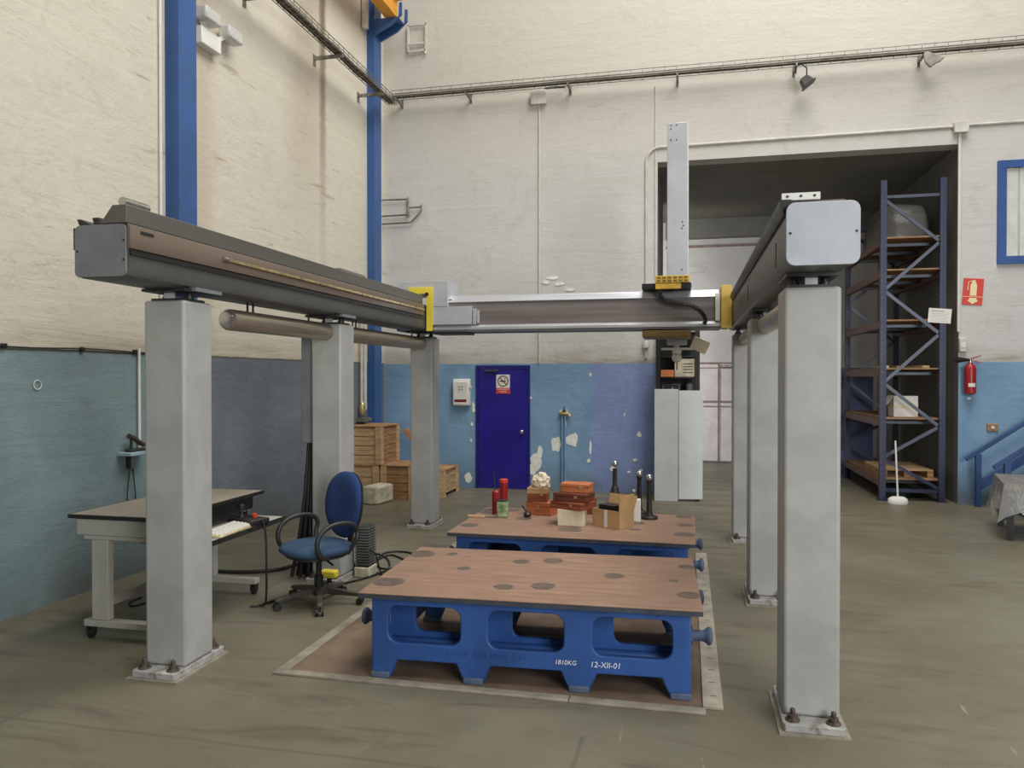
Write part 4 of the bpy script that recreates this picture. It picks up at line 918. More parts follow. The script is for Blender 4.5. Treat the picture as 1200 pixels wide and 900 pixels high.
# black gauge stands with steel balls
def stand(x, y, h, label, rb=0.075, cone=False):
    o = thing('ball_stand', label, 'stand', (x, y, ZT), group='black stands with bright steel balls')
    if cone:
        MB().lathe([(rb, 0), (rb, 0.03), (0.06, 0.10), (0.03, 0.22), (0.02, 0.23)], (0, 0, 0), n=20).build('stand_base', 'black', o)
        MB().lathe([(0.022, 0.22), (0.02, h - 0.08), (0.022, h - 0.07)], (0, 0, 0)).build('stand_post', 'dark', o)
    else:
        MB().lathe([(rb, 0), (rb, 0.018), (rb - 0.008, 0.026), (0.035, 0.03), (0.028, 0.05)], (0, 0, 0), n=22).build('stand_base', 'black', o)
        MB().lathe([(0.026, 0.04), (0.023, 0.1), (0.018, h - 0.08), (0.026, h - 0.055), (0.02, h - 0.045)], (0, 0, 0)).build('stand_post', 'black', o)
    k = h - 0.025; r = 0.03
    MB().lathe([(r * math.sin(PI * i / 10) + 0.0005, k - r * math.cos(PI * i / 10)) for i in range(11)], (0, 0, 0)).build('steel_ball', 'chrome', o)
    return o
p1 = at(761, 608); stand(p1.x, p1.y, 0.385, 'black stand with steel ball and wide round base beside the white packet')
p1 = at(749, 603); stand(p1.x, p1.y + 0.05, 0.385, 'slim black ball stand standing behind the white packet', 0.06)
p1 = at(720, 600); stand(p1.x, p1.y + 0.06, 0.46, 'black conical ball stand behind the open cardboard box', 0.10, True)

# ================================================================== office chair
def chair():
    o = thing('office_chair', 'blue office swivel chair with black loop armrests', 'chair', (-2.76, 5.42, 0), math.radians(-30))
    def slab(w_, d_, thick, n=28, pw=2.6):
        pts = []
        for i in range(n):
            t = 2 * PI * i / n; c_, s_ = math.cos(t), math.sin(t)
            pts.append((math.copysign(abs(c_) ** (2 / pw), c_) * w_, math.copysign(abs(s_) ** (2 / pw), s_) * d_))
        return pts
    # seat: stacked superellipse rings
    rings = [(0.40, 0.80), (0.405, 0.92), (0.43, 1.0), (0.455, 0.97), (0.472, 0.86), (0.478, 0.6)]
    mb = MB(); base = slab(0.262, 0.262, 0); n = len(base)
    vs = []; fs = []
    for z_, k in rings: vs += [(x * k, y * k - 0.02, z_ - (0.05 * max(0, -(y * k) - 0.15) if z_ > 0.42 else 0)) for x, y in base]
    for j in range(len(rings) - 1):
        for i in range(n): fs.append((j * n + i, j * n + (i + 1) % n, (j + 1) * n + (i + 1) % n, (j + 1) * n + i))
    fs.append(tuple(reversed(range(n)))); fs.append(tuple(range((len(rings) - 1) * n, len(rings) * n)))
    mb.add(vs, fs).build('seat', 'seatblue', o, smooth=70)
    MB().prism([(x * 0.82, y * 0.82 - 0.02) for x, y in base], 'xy', 0.375, 0.40).build('seat_pan', 'chairblack', o, bevel=0.006)
    # backrest oval, curved
    mb = MB(); n = 30; shp = slab(0.228, 0.26, 0, n, 2.4); layers = [(-0.035, 0.72), (-0.045, 0.45), (-0.02, 0.97), (0.0, 1.0), (0.02, 0.95)]
    layers = [(-0.04, 0.5), (-0.036, 0.8), (-0.02, 0.96), (0.0, 1.0), (0.016, 0.96)]
    vs = []; fs = []
    for d_, k in layers:
        for x, z_ in shp:
            xx, zz = x * k, z_ * k
            if zz < 0: xx *= 1 - 0.25 * (zz / 0.255) ** 2
            vs.append((xx, 0.235 + d_ - 0.5 * xx * xx + 0.10 * (zz + 0.1), 0.735 + zz))
    for j in range(len(layers) - 1):
        for i in range(n): fs.append((j * n + i, j * n + (i + 1) % n, (j + 1) * n + (i + 1) % n, (j + 1) * n + i))
    fs.append(tuple(reversed(range(n)))); fs.append(tuple(range((len(layers) - 1) * n, len(layers) * n)))
    mb.add(vs, fs).build('backrest', 'chairblue', o, smooth=70)
    mb = MB(); vs = []; fs = []
    for d_, k in ((0.018, 0.985), (0.034, 0.96), (0.045, 0.6)):
        for x, z_ in shp:
            xx, zz = x * k, z_ * k
            if zz < 0: xx *= 1 - 0.25 * (zz / 0.255) ** 2
            vs.append((xx, 0.235 + d_ - 0.5 * xx * xx + 0.10 * (zz + 0.1), 0.735 + zz))
    for j in range(2):
        for i in range(n): fs.append((j * n + i, j * n + (i + 1) % n, (j + 1) * n + (i + 1) % n, (j + 1) * n + i))
    fs.append(tuple(reversed(range(n)))); fs.append(tuple(range(2 * n, 3 * n)))
    mb.add(vs, fs).build('back_shell', 'chairblack', o, smooth=60)
    MB().bar((0, 0.05, 0.385), (0, 0.30, 0.385), 0.06, 0.02).bar((0, 0.29, 0.385), (0, 0.305, 0.62), 0.06, 0.02, (0, 1, 0)).build('back_stem', 'chairblack', o, bevel=0.005)
    for s in (-1, 1):
        pts = []
        loop = [(-0.06, 0.395), (-0.15, 0.42), (-0.19, 0.50), (-0.17, 0.58), (-0.09, 0.635), (0.02, 0.65), (0.12, 0.63), (0.165, 0.575), (0.15, 0.50), (0.115, 0.40)]
        P = [Vector((s * (0.27 if 0 < i < len(loop) - 1 else 0.21), y, z_)) for i, (y, z_) in enumerate(loop)]
        for i in range(len(P) - 1):
            p0 = P[max(i - 1, 0)]; p1_ = P[i]; p2_ = P[i + 1]; p3 = P[min(i + 2, len(P) - 1)]
            for k in range(5):
                t = k / 5
                pts.append(0.5 * ((2 * p1_) + (p2_ - p0) * t + (2 * p0 - 5 * p1_ + 4 * p2_ - p3) * t * t + (3 * p1_ - p0 - 3 * p2_ + p3) * t ** 3))
        pts.append(P[-1])
        MB().tube(pts, 0.018, 10).build('armrest', 'chairblack', o, smooth=60)
    MB().lathe([(0.035, 0.09), (0.035, 0.22), (0.022, 0.225), (0.022, 0.37)], (0, 0, 0)).build('gas_lift', 'black', o)
    MB().box(-0.09, 0.09, -0.09, 0.09, 0.345, 0.374).build('tilt_mechanism', 'chairblack', o, bevel=0.01)
    MB().tube([(0.08, 0, 0.36), (0.2, -0.03, 0.35), (0.25, -0.04, 0.345)], 0.008, 6).build('lever', 'chairblack', o)
    MB().lathe([(0.045, 0.07), (0.05, 0.08), (0.05, 0.125), (0.036, 0.135)], (0, 0, 0)).build('base_hub', 'chairbase', o)
    for k in range(5):
        a = math.radians(72 * k + 40); d = Vector((math.cos(a), math.sin(a), 0))
        lg = MB().prism([(0.03, 0.085), (0.03, 0.125), (0.10, 0.125), (0.33, 0.09), (0.34, 0.07), (0.32, 0.062), (0.1, 0.075)], 'xz', -0.018, 0.018)
        lg.xf(Matrix.Rotation(a, 4, 'Z')).build('base_leg', 'chairbase', o, bevel=0.006)
        cs = d * 0.32; sd = Vector((-d.y, d.x, 0)); 
        c_ = MB()
        for q in (-1, 1):
            cc_ = cs + sd * 0.02 * q + d * 0.0 + Vector((0, 0, 0.027)); c_.cyl(cc_ - sd * 0.009, cc_ + sd * 0.009, 0.027, 12)
        c_.cyl(cs + Vector((0, 0, 0.03)), cs + Vector((0, 0, 0.07)), 0.008, 8).build('caster', 'chairblack', o)
chair()

# ================================================================== computer desk
def desk():
    X0, X1, Y0, Y1, Z = -4.03, -3.33, 4.33, 5.60, 0.83
    o = thing('computer_desk', 'beige wheeled computer desk with dark edged top and pull out tray', 'desk', ((X0 + X1) / 2, (Y0 + Y1) / 2, 0))
    MB().box(X0 + 0.012, X1 - 0.012, Y0 + 0.012, Y1 - 0.012, Z - 0.025, Z).build('desk_top', 'desktop', o, True)
    MB().box(X0, X0 + 0.011, Y0, Y1, Z - 0.027, Z).box(X1 - 0.011, X1, Y0, Y1, Z - 0.027, Z).box(X0 + 0.012, X1 - 0.012, Y0, Y0 + 0.011, Z - 0.027, Z).box(X0 + 0.012, X1 - 0.012, Y1 - 0.011, Y1, Z - 0.027, Z).build('edge_band', 'black', o, True, bevel=0.004)
    MB().box(X0 + 0.06, X1 - 0.1, Y0 + 0.015, Y0 + 0.05, Z - 0.135, Z - 0.029).box(X0 + 0.06, X1 - 0.1, Y1 - 0.05, Y1 - 0.015, Z - 0.135, Z - 0.029).box(X0 + 0.06, X0 + 0.09, Y0 + 0.05, Y1 - 0.05, Z - 0.135, Z - 0.029).build('apron', 'deskbody', o, True, bevel=0.003)
    for y in (Y0 + 0.02, Y1 - 0.08):
        MB().box(X0 + 0.11, X1 - 0.12, y, y + 0.06, Z - 0.165, Z - 0.137).build('support_rail', 'deskbody', o, True, bevel=0.003)
        MB().box(-3.86, -3.735, y, y + 0.055, 0.13, Z - 0.166).build('leg_post', 'deskbody', o, True, bevel=0.004)
        ft = MB().box(-3.92, -3.36, y - 0.005, y + 0.06, 0.085, 0.129).build('foot_bar', 'deskbody', o, True, bevel=0.004)
        for x in (-3.885, -3.39):
            MB().cyl((x - 0.012, y + 0.027, 0.032), (x + 0.012, y + 0.027, 0.032), 0.032, 16).build('caster_wheel', 'black', ft, True)
            MB().box(x - 0.022, x - 0.014, y + 0.0, y + 0.05, 0.03, 0.084).box(x + 0.014, x + 0.022, y, y + 0.05, 0.03, 0.084).build('caster_fork', 'dark', ft, True)
    MB().box(-3.82, -3.79, Y0 + 0.08, Y1 - 0.08, 0.20, 0.26).build('stretcher', 'deskbody', o, True)
    MB().box(X1 - 0.35, X1 - 0.06, Y0 + 0.3, Y1 - 0.06, Z - 0.14, Z - 0.03).build('drawer_housing', 'black', o, True, bevel=0.01)
    MB().box(-3.62, -3.12, 4.5, 5.55, 0.615, 0.635).build('keyboard_tray', 'deskbody', o, True, bevel=0.003)
    MB().box(-3.12, -3.112, 4.5, 5.55, 0.605, 0.64).build('tray_edge', 'dark', o, True)
    for y in (4.5, 5.53): MB().box(-3.6, -3.45, y, y + 0.02, 0.64, 0.69).build('tray_runner', 'dark', o, True)
    kb = thing('keyboard', 'yellowed keyboard on the pull out desk tray', 'keyboard', (-3.21, 4.90, 0.636), math.radians(4))
    MB().prism([(-0.08, 0), (0.08, 0), (0.08, 0.016), (-0.08, 0.032)], 'xz', -0.22, 0.22).build('keyboard_case', 'keys', kb, bevel=0.004)
    k0 = None
    for r in range(5):
        for c_ in range(14):
            q = (0.06 - r * 0.029, -0.2 + c_ * 0.0305, 0.0165 + (0.08 - (0.06 - r * 0.029)) * 0.1)
            if k0 is None:
                k0 = MB().prism([(-0.012, 0), (0.012, 0), (0.009, 0.008), (-0.009, 0.008)], 'xz', -0.013, 0.013).build('key', 'white', kb, smooth=0); k0.location = q
            else: again(k0, q)
    js = thing('control_box', 'black machine control box with joystick on the desk tray', 'control box', (-3.30, 5.24, 0.636), math.radians(-18))
    MB().box(-0.06, 0.2, -0.09, 0.09, 0, 0.045).build('case', 'black', js, bevel=0.01)
    MB().lathe([(0.02, 0.045), (0.012, 0.055), (0.012, 0.1), (0.022, 0.105), (0.024, 0.13), (0.012, 0.14)], (-0.01, 0, 0)).build('joystick', 'dark', js)
    MB().lathe([(0.018, 0.045), (0.02, 0.06), (0.02, 0.072)], (0.1, 0.03, 0)).build('stop_button', 'signred', js)
    pt = [(-3.105, 5.17, 0.662), (-3.085, 5.17, 0.668), (-3.07, 5.18, 0.56), (-3.07, 5.19, 0.35), (-3.09, 5.22, 0.1), (-3.13, 5.25, 0.012), (-3.22, 5.21, 0.009)]
    tag(MB().tube(smoothp(pt), 0.008, 7).build('control_cable', 'black'), 'black cable drooping from the desk tray to the floor', 'cable')
def smoothp(P, sub=6):
    P = [Vector(p) for p in P]; out = []
    for i in range(len(P) - 1):
        a, b, c_, d = P[max(i - 1, 0)], P[i], P[i + 1], P[min(i + 2, len(P) - 1)]
        for k in range(sub):
            t = k / sub; out.append(0.5 * ((2 * b) + (c_ - a) * t + (2 * a - 5 * b + 4 * c_ - d) * t * t + (3 * b - a - 3 * c_ + d) * t ** 3))
    return out + [P[-1]]
desk()
# floor cables
def cable(uvs, r, label, z=None, mat='black'):
    pts = [gz(u, v, 0) for u, v in uvs]
    for q in pts: q.z = r + 0.001
    return tag(MB().tube(smoothp(pts), r, 7).build('floor_cable', mat), label, 'cable')
cable([(303, 712), (330, 703), (370, 694), (410, 684), (432, 678), (455, 668), (452, 655), (434, 650), (428, 660), (450, 676), (478, 668), (492, 657)], 0.009, 'black cable lying across the floor under the office chair')
cable([(436, 662), (450, 650), (470, 648), (485, 652), (470, 664), (448, 668), (440, 660), (458, 652), (478, 660)], 0.009, 'loose coil of black cable beside the machine column')
cable([(250, 672), (290, 673), (325, 670), (350, 663)], 0.016, 'thick black hose on the floor between desk and chair')
cable([(200, 702), (180, 705), (156, 712), (150, 708), (165, 702)], 0.007, 'thin loop of cable on the floor under the desk')
# black hoses hanging from the duct of the column behind the chair
o = thing('hose_bundle', 'bundle of black hoses hanging from the column duct to the floor', 'hoses', (-3.17, 6.1, 0))
for k in range(7):
    a = k / 6 - 0.5
    pts = [(-3.18 + 0.03 * a, 6.10 + 0.02 * (k % 3), 1.18), (-3.185 + 0.045 * a, 6.09 + 0.02 * (k % 3), 0.95), (-3.20 + 0.07 * a, 6.07 + 0.03 * (k % 3), 0.6), (-3.225 + 0.12 * a, 6.05 + 0.04 * (k % 3), 0.25), (-3.245 + 0.16 * a, 6.03 + 0.05 * (k % 3), 0.02)]
    MB().tube(smoothp(pts), 0.017, 7).build('hose', 'black', o, True)
tag(MB().box(-3.34, -3.25, 6.28, 6.36, 0, 0.86).build('dark_board', 'dark', bevel=0.004), 'narrow dark board standing behind the hanging black hoses', 'board')
# yellow clamp at the column foot
o = thing('yellow_valve_block', 'yellow valve block at the foot of the column behind the chair', 'valve', (-2.86, 5.80, 0))
MB().box(-0.07, 0.07, -0.04, 0.04, 0.10, 0.16).build('valve_body', 'yellow', o, bevel=0.012)
MB().box(-0.09, 0.09, -0.05, 0.05, 0.0, 0.05).build('valve_foot', 'dark', o, bevel=0.008)
MB().cyl((0, 0, 0.05), (0, 0, 0.10), 0.02).build('stem', 'dark', o)
# ribbed grey heater / filter beside column
o = thing('ribbed_filter', 'dark ribbed filter unit on a grey stand beside the machine column', 'filter', (-2.75, 6.28, 0))
MB().box(-0.07, 0.07, -0.09, 0.09, 0, 0.09).build('stand', 'stone', o, bevel=0.01)
MB().box(-0.055, 0.055, -0.07, 0.07, 0.09, 0.44).build('filter_core', 'dark', o)
for k in range(14): MB().box(-0.065, 0.065, -0.08, 0.08, 0.11 + k * 0.024, 0.123 + k * 0.024).build('fin', 'hose', o)
MB().tube(smoothp([(0.05, -0.05, 0.25), (0.12, -0.06, 0.2), (0.15, -0.05, 0.08), (0.16, -0.02, 0.012)]), 0.007, 6).build('lead', 'black', o)

# ================================================================== wooden crates in the corner
def crate(label, x0, x1, y0, y1, z0, h, rows, mat, feet=False, lid=True):
    o = thing('wooden_crate', label, 'crate', ((x0 + x1) / 2, (y0 + y1) / 2, z0)); w_, d_ = (x1 - x0) / 2, (y1 - y0) / 2
    zf = 0.05 if feet else 0.0
    g = 0.008; ph = (h - zf - 0.02) / rows
    pa = pb = None
    for r in range(rows):
        za = zf + r * ph
        for s in (-1, 1):
            if pa is None:
                pa = MB().box(-w_ + 0.02, w_ - 0.02, -0.009, 0.009, 0, ph - g).build('plank', mat, o, bevel=0.002); pa.location = (0, s * (d_ - 0.03), za)
                pb = MB().box(-0.009, 0.009, -d_ + 0.04, d_ - 0.04, 0, ph - g).build('plank', 'wood2' if mat == 'wood' else 'wood', o, bevel=0.002); pb.location = (s * (w_ - 0.03), 0, za)
            else:
                again(pa, (random.uniform(-.003, .003), s * (d_ - 0.03), za)); again(pb, (s * (w_ - 0.03), random.uniform(-.003, .003), za))
    ba = None
    for sx in (-1, 1):
        for sy in (-1, 1):
            q = (sx * (w_ - 0.045), sy * (d_ - 0.0105), 0)
            if ba is None: ba = MB().box(-0.045, 0.045, -0.0105, 0.0105, 0, h - 0.022).build('batten', 'wood', o, bevel=0.002); ba.location = q
            else: again(ba, q)
            MB().box(sx * w_ - 0.02 * (sx > 0), sx * w_ + 0.02 * (sx < 0), sy * (d_ - 0.065) - 0.04, sy * (d_ - 0.065) + 0.04, 0, h - 0.022).build('batten', 'wood', o, bevel=0.002)
    MB().box(-w_ + 0.04, w_ - 0.04, -d_ + 0.04, d_ - 0.04, zf, zf + 0.015).build('bottom_board', 'wood2', o)
    if lid:
        n = 4; lw = 2 * d_ / n
        for k in range(n): MB().box(-w_, w_, -d_ + k * lw + 0.003, -d_ + (k + 1) * lw - 0.003, h - 0.02, h).build('lid_plank', 'wood2', o, bevel=0.002)
    return o
crate('pine crate at the bottom of the stack against the cream wall', -4.74, -4.27, 10.2, 10.85, 0, 0.49, 3, 'wood')
crate('pine crate with a lid beside the bottom of the crate stack', -4.25, -3.74, 10.22, 10.9, 0, 0.49, 4, 'wood2')
crate('pine crate on top of the crate stack by the corner', -4.74, -4.23, 10.2, 10.93, 0.492, 0.55, 4, 'wood')
crate('low pine crate on feet near the blue door', -3.72, -3.40, 10.52, 11.27, 0, 0.40, 3, 'wood2', True)
tag(MB().bar((-4.17, 10.98, 0.95), (-3.88, 10.98, 0.60), 0.09, 0.025, (0, 1, 0)).build('loose_plank', 'wood2', bevel=0.003), 'loose plank leaning from the top crate', 'plank')
mb = MB().box(-4.29, -4.05, 9.74, 10.16, 0, 0.25); o = mb.build('concrete_block', 'stone', bevel=0.03, seg=3); tag(o, 'pale concrete block on the floor before the crates', 'block')
o.rotation_euler = (0, 0, math.radians(-12))

# ================================================================== control rack with pale panels
o = thing('control_rack', 'black equipment rack with pale grey lower panels in front of the bay', 'equipment rack', (-0.12, 11.2, 0))
MB().box(-0.444, -0.118, 10.96, 10.985, 0.0, 1.57).build('lower_panel', 'cabinet', o, True, bevel=0.004)
mb = MB().box(0, 0.335, -0.012, 0.012, 0.03, 1.55); mb.xf(Matrix.Translation((-0.112, 10.975, 0)) @ Matrix.Rotation(math.radians(12), 4, 'Z')); mb.build('lower_panel', 'cabinet', o, True, bevel=0.004)
for x in (-0.40, 0.145):
    for y in (11.08, 11.5): MB().box(x - 0.03, x + 0.03, y - 0.025, y + 0.025, 0, 2.42).build('post', 'black', o, True)
for z_ in (0.12, 1.50, 1.72, 2.02, 2.36): MB().box(-0.37, 0.115, 11.08, 11.5, z_, z_ + 0.02).build('rack_shelf', 'dark', o, True)
MB().box(-0.37, 0.115, 11.48, 11.5, 0.14, 2.36).build('rear_panel', 'black', o, True)
u0 = thing('electronics_unit', 'grey vented electronics unit on the black rack shelf', 'electronics', (-0.03, 11.25, 1.741))
MB().box(-0.14, 0.14, -0.15, 0.15, 0, 0.26).build('unit_case', 'stone', u0, bevel=0.006)
for k in range(4): MB().box(-0.02, 0.11, -0.153, -0.15, 0.06 + k * 0.04, 0.07 + k * 0.04).build('vent_slot', 'dark', u0)
o = tag(MB().box(-0.36, -0.18, 11.02, 11.25, 1.741, 1.84).build('cardboard_carton', 'boxorange', bevel=0.004), 'small orange brown carton on the black rack shelf', 'box')
u0 = thing('instrument', 'black instrument with silver handles on the rack shelf below the carton', 'instrument', (-0.2, 11.2, 1.521))
MB().box(-0.16, 0.12, -0.13, 0.15, 0, 0.12).build('case', 'black', u0, bevel=0.006)
for x in (-0.13, 0.09): MB().tube([(x, -0.13, 0.02), (x, -0.16, 0.03), (x, -0.16, 0.09), (x, -0.13, 0.10)], 0.007, 6).build('handle', 'chrome', u0)
MB().cyl((0.0, -0.155, 0.06), (0.0, -0.131, 0.06), 0.02).build('dial', 'chrome', u0)
tag(MB().lathe([(0.05, 0), (0.055, 0.01), (0.055, 0.12), (0.03, 0.14)], (0.04, 11.2, 1.521)).build('grey_jar', 'rail_cap', bevel=0), 'grey jar on the rack shelf beside the black instrument', 'jar')

# ================================================================== pallet rack in the bay
RXa, RXb, RYa, RYb = 2.69, 3.45, 11.72, 14.15
o = thing('pallet_rack', 'blue pallet rack with brown beams standing in the bay', 'rack', ((RXa + RXb) / 2, (RYa + RYb) / 2, 0))
def upright(x, y, zt=4.5):
    u_ = MB().box(x - 0.04, x - 0.033, y - 0.035, y + 0.035, 0, zt).box(x + 0.033, x + 0.04, y - 0.035, y + 0.035, 0, zt).box(x - 0.033, x + 0.033, y - 0.035, y - 0.028, 0, zt).build('upright', 'rackblue', o, True)
    MB().box(x - 0.07, x + 0.07, y - 0.055, y + 0.055, 0, 0.008).build('foot_plate', 'rackblue', o, True)
    hs = MB(); k = 0.2
    while k < zt - 0.1:
        hs.box(x - 0.026, x - 0.016, y - 0.0362, y - 0.035, k, k + 0.03); k += 0.08
    h = hs.build('slot_row', 'rackgrey', u_, True, smooth=0); h['kind'] = 'stuff'
for y in (RYa, RYb):
    for x in (RXa, RXb): upright(x, y)
    zs = [0.36, 1.0, 1.68, 2.35, 3.02, 3.7, 4.34]
    MB().box(RXa + 0.04, RXb - 0.04, y - 0.01, y + 0.02, 0.12, 0.17).build('frame_tie', 'rackblue', o, True)
    MB().box(RXa + 0.04, RXb - 0.04, y - 0.01, y + 0.02, 4.25, 4.29).build('frame_tie', 'rackgrey', o, True)
    dz = [(4.22, 3.62), (2.98, 3.62), (2.94, 2.34), (1.68, 2.34), (1.64, 1.05), (0.62, 1.05), (0.58, 0.18)]
    for za, zb in dz:
        MB().bar((RXa + 0.03, y + 0.005, za), (RXb - 0.03, y + 0.005, zb), 0.03, 0.045, (0, 0, 1)).build('diagonal_brace', 'rackgrey' if za > 1.2 or y == RYa and za > 0.6 else 'rackblue', o, True)
levels = [0.24, 1.09, 1.79, 2.47, 3.18, 3.63]
for z_ in levels:
    for x in (RXa, RXb):
        MB().box(x - 0.035, x + 0.035, RYa + 0.036, RYb - 0.036, z_ - 0.045, z_ + 0.055).build('beam', 'rackbrown', o, True, bevel=0.004)
    n = 9; lw = (RYb - RYa) / n
    b0 = None
    for k in range(n):
        y = RYa + k * lw
        if b0 is None: b0 = MB().box(-0.375, 0.375, 0.004, lw - 0.004, 0, 0.022).build('shelf_board', 'board', o); b0.location = ((0), y - (RYa + RYb) / 2, z_ + 0.056)
        else: again(b0, (0, y - (RYa + RYb) / 2, z_ + 0.056))
    for k in range(3):
        y = RYa + 0.25 + k * 0.8
        MB().box(RXa + 0.036, RXb - 0.036, y, y + 0.04, z_ - 0.02, z_ + 0.02).build('cross_tie', 'rackgrey', o, True)
# notice sheet on the upright
a = gy(1101, 370, RYa - 0.05)
nt_ = thing('notice_sheet', 'white printed notice sheet fixed to the blue rack upright', 'notice', (a.x, RYa - 0.042, a.z)); nt_.rotation_euler = (0, math.radians(5), 0)
MB().box(-0.145, 0.145, -0.003, 0.003, -0.1, 0.1).build('sheet', 'paper', nt_)
MB().box(-0.11, 0.05, -0.0036, -0.003, 0.055, 0.07).build('heading_line', 'papergrey', nt_)
for k in range(5): MB().box(-0.11, 0.11 - 0.03 * (k % 2), -0.0036, -0.003, 0.025 - k * 0.025, 0.03 - k * 0.025).build('print_line', 'papergrey', nt_)
# film wrapped bundle on top shelf
def film_bundle():
    n = 18; vs = []; fs = []; rings = 8
    z0 = 3.709
    for j in range(rings):
        t = j / (rings - 1); h = 0.5 * t; k = 1 - 0.2 * t ** 3
        for i in range(n):
            a = 2 * PI * i / n; c_, s_ = math.cos(a), math.sin(a)
            x = math.copysign(abs(c_) ** 0.55, c_) * 0.36 * k * random.uniform(0.96, 1.02); y = math.copysign(abs(s_) ** 0.55, s_) * 0.75 * k * random.uniform(0.96, 1.02)
            vs.append((3.05 + x, 12.6 + y, z0 + h * random.uniform(0.97, 1.03)))
    for j in range(rings - 1):
        for i in range(n): fs.append((j * n + i, j * n + (i + 1) % n, (j + 1) * n + (i + 1) % n, (j + 1) * n + i))
    fs.append(tuple(reversed(range(n)))); fs.append(tuple(range((rings - 1) * n, rings * n)))
    o = thing('wrapped_bundle', 'film wrapped bundle on the top shelf of the pallet rack', 'bundle', (3.05, 12.6, z0))
    MB().add(vs, fs).build('film_wrap', 'filmdark', o, True, smooth=50)
    MB().box(2.78, 3.32, 12.0, 13.2, z0 + 0.002, z0 + 0.38).build('packed_goods', 'goods', o, True, bevel=0.03)
film_bundle()
# white carton on rack
a = gy(1057, 485, 12.2)
o = thing('carton', 'white carton on the pallet rack shelf above the pallet', 'box', (3.05, 12.1, 1.169))
MB().box(-0.16, 0.16, -0.16, 0.16, 0, 0.30).build('box_body', 'paper', o, bevel=0.005)
mb = MB().box(-0.16, 0, -0.16, 0.16, 0, 0.004); mb.xf(Matrix.Translation((-0.16, 0, 0.302)) @ Matrix.Rotation(math.radians(-55), 4, 'Y')); mb.build('flap', 'paper', o)
MB().box(-0.1601, 0.1601, -0.1602, 0.1602, 0.12, 0.17).build('print_band', 'whitebox', o)
# blue panel standing behind
tag(MB().box(2.62, 3.2, 14.6, 14.66, 0.0, 1.9).build('blue_panel', paint('blue_sheet', (92, 104, 150), 0.5), bevel=0.004), 'blue sheet panel standing behind the pallet rack', 'panel')
# planks on shelf 3
for k, (x, y, l, lab) in enumerate(((2.83, 12.4, 0.9, 'grey wood offcut lying on the middle rack shelf'), (3.03, 12.5, 0.7, 'short wood offcut beside the grey one on the rack'), (3.25, 12.3, 0.8, 'third wood offcut near the rear rack beam'))):
    mb = MB().box(-0.05, 0.05, -l / 2, l / 2, 0, 0.035); mb.xf(Matrix.Rotation(0.12 * (k - 1), 4, 'Z')); mb.xf(Matrix.Translation((x, y, 1.869 + 0.0))); tag(mb.build('wood_offcut', 'stone' if k == 0 else 'wood', bevel=0.003), lab, 'offcut')
# wooden pallet on bottom level
o = thing('wooden_pallet', 'wooden pallet lying on the lowest rack level', 'pallet', (3.05, 12.4, 0.319))
for x in (-0.30, 0.0, 0.30): MB().box(x - 0.04, x + 0.04, -0.55, 0.55, 0, 0.09).build('stringer', 'wood2', o, bevel=0.003)
for k in range(6): MB().box(-0.34, 0.34, -0.55 + k * 0.2, -0.45 + k * 0.2, 0.09, 0.11).build('deck_board', 'wood', o, bevel=0.003)
tag(MB().lathe([(0.16, 0), (0.18, 0.03), (0.2, 0.12), (0.18, 0.14)], (2.98, 12.15, 0.0)).build('green_tub', paint('green_tub_paint', (60, 96, 84), 0.5)), 'dark green tub under the lowest rack level', 'tub')
# squeegee / floor mop in front of rack
a = gz(1053, 591)
o = thing('floor_mop', 'white floor mop leaning upright before the pallet rack', 'mop', (a.x, 11.42, 0))
bm = MB().lathe([(0.125, 0), (0.135, 0.02), (0.125, 0.07), (0.08, 0.10)], (0, 0, 0), n=20); bm.xf(Matrix.Scale(0.55, 4, (0, 1, 0))); bm.build('mop_head', 'paper', o)
MB().cyl((0, 0, 0.09), (-0.01, 0.1, 0.86), 0.013, 10).build('mop_handle', 'white', o)
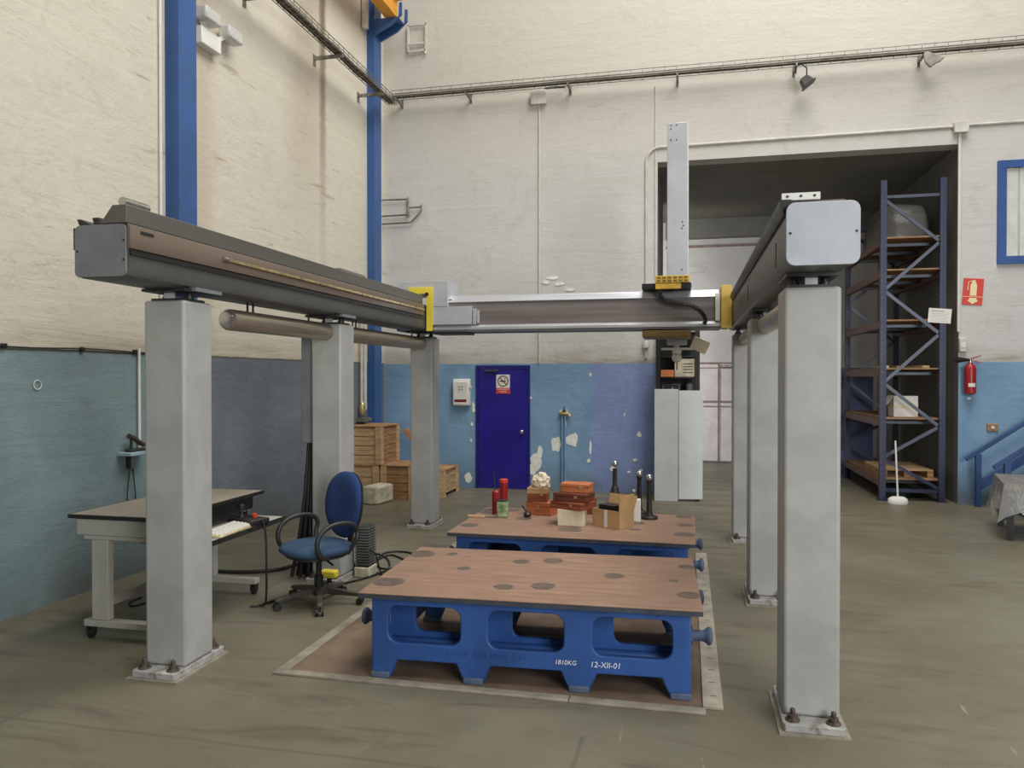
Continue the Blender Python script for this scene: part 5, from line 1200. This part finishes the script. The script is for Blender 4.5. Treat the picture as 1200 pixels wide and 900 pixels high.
# ================================================================== stairs with blue railings
def railing(y, label, post_from, grp):
    o = thing('stair_railing', label, 'railing', (4.6, y, 0)); sl = math.tan(math.radians(35.5))
    xs, zs_ = 3.66, 0.63; xe = 6.6
    MB().bar((xs, y, zs_), (xe, y, zs_ + (xe - xs) * sl), 0.05, 0.05).build('handrail', 'steelblue2', o, True, bevel=0.008)
    MB().bar((3.83, y, 0.28), (xe, y, 0.28 + (xe - 3.83) * sl), 0.04, 0.11).build('stringer', 'steelblue2', o, True, bevel=0.004)
    for x in (3.81, 4.9, 6.0):
        zt = zs_ + (x - xs) * sl - 0.03; zb = 0 if x < 4 else 0.28 + (x - 3.83) * sl
        MB().box(x - 0.035, x + 0.035, y - 0.03, y + 0.03, zb, zt).build('post', 'steelblue2', o, True, bevel=0.004)
railing(11.42, 'blue stair railing against the blue wall', 0, 0)
railing(10.46, 'blue stair railing on the open side behind the covered table', 0, 0)
o = thing('staircase', 'blue steel stair treads between the two railings', 'stairs', (5.3, 10.94, 0))
for k in range(9):
    x = 4.05 + k * 0.27; z_ = 0.19 * (k + 1) - 0.02
    MB().box(x, x + 0.28, 10.5, 11.38, z_, z_ + 0.03).build('tread', 'steelblue2', o, True)
# film covered table
def covered():
    loc = (4.02, 9.45, 0); rot = math.radians(-14)
    o = thing('covered_table', 'low table draped in clear plastic film by the stairs', 'table', loc, rot)
    W_, D_, Z = 0.62, 0.5, 0.60
    MB().box(-W_, W_, -D_, D_, Z - 0.04, Z).build('table_top', 'wood2', o)
    for x in (-W_ + 0.06, W_ - 0.06):
        for y in (-D_ + 0.06, D_ - 0.06): MB().box(x - 0.03, x + 0.03, y - 0.03, y + 0.03, 0, Z - 0.041).build('leg', 'dark', o)
    per = []
    N_ = 14
    for i in range(N_): per.append((-W_ + 2 * W_ * i / N_, -D_))
    for i in range(N_): per.append((W_, -D_ + 2 * D_ * i / N_))
    for i in range(N_): per.append((W_ - 2 * W_ * i / N_, D_))
    for i in range(N_): per.append((-W_, D_ - 2 * D_ * i / N_))
    n = len(per); vs = [(x * 1.01, y * 1.01, Z + 0.006) for x, y in per]; fs = [tuple(range(n))]
    drop = [random.uniform(0.25, 0.42) for _ in per]
    for j in range(1, 4):
        t = j / 3
        for i, (x, y) in enumerate(per):
            k = 1.012 + 0.10 * t + 0.05 * t * math.sin(i * 1.9)
            vs.append((x * k, y * k, Z + 0.004 - drop[i] * t))
    for j in range(3):
        for i in range(n): fs.append((j * n + i, (j + 1) * n + i, (j + 1) * n + (i + 1) % n, j * n + (i + 1) % n))
    MB().add(vs, fs).build('plastic_cover', 'film', o, smooth=50)
covered()
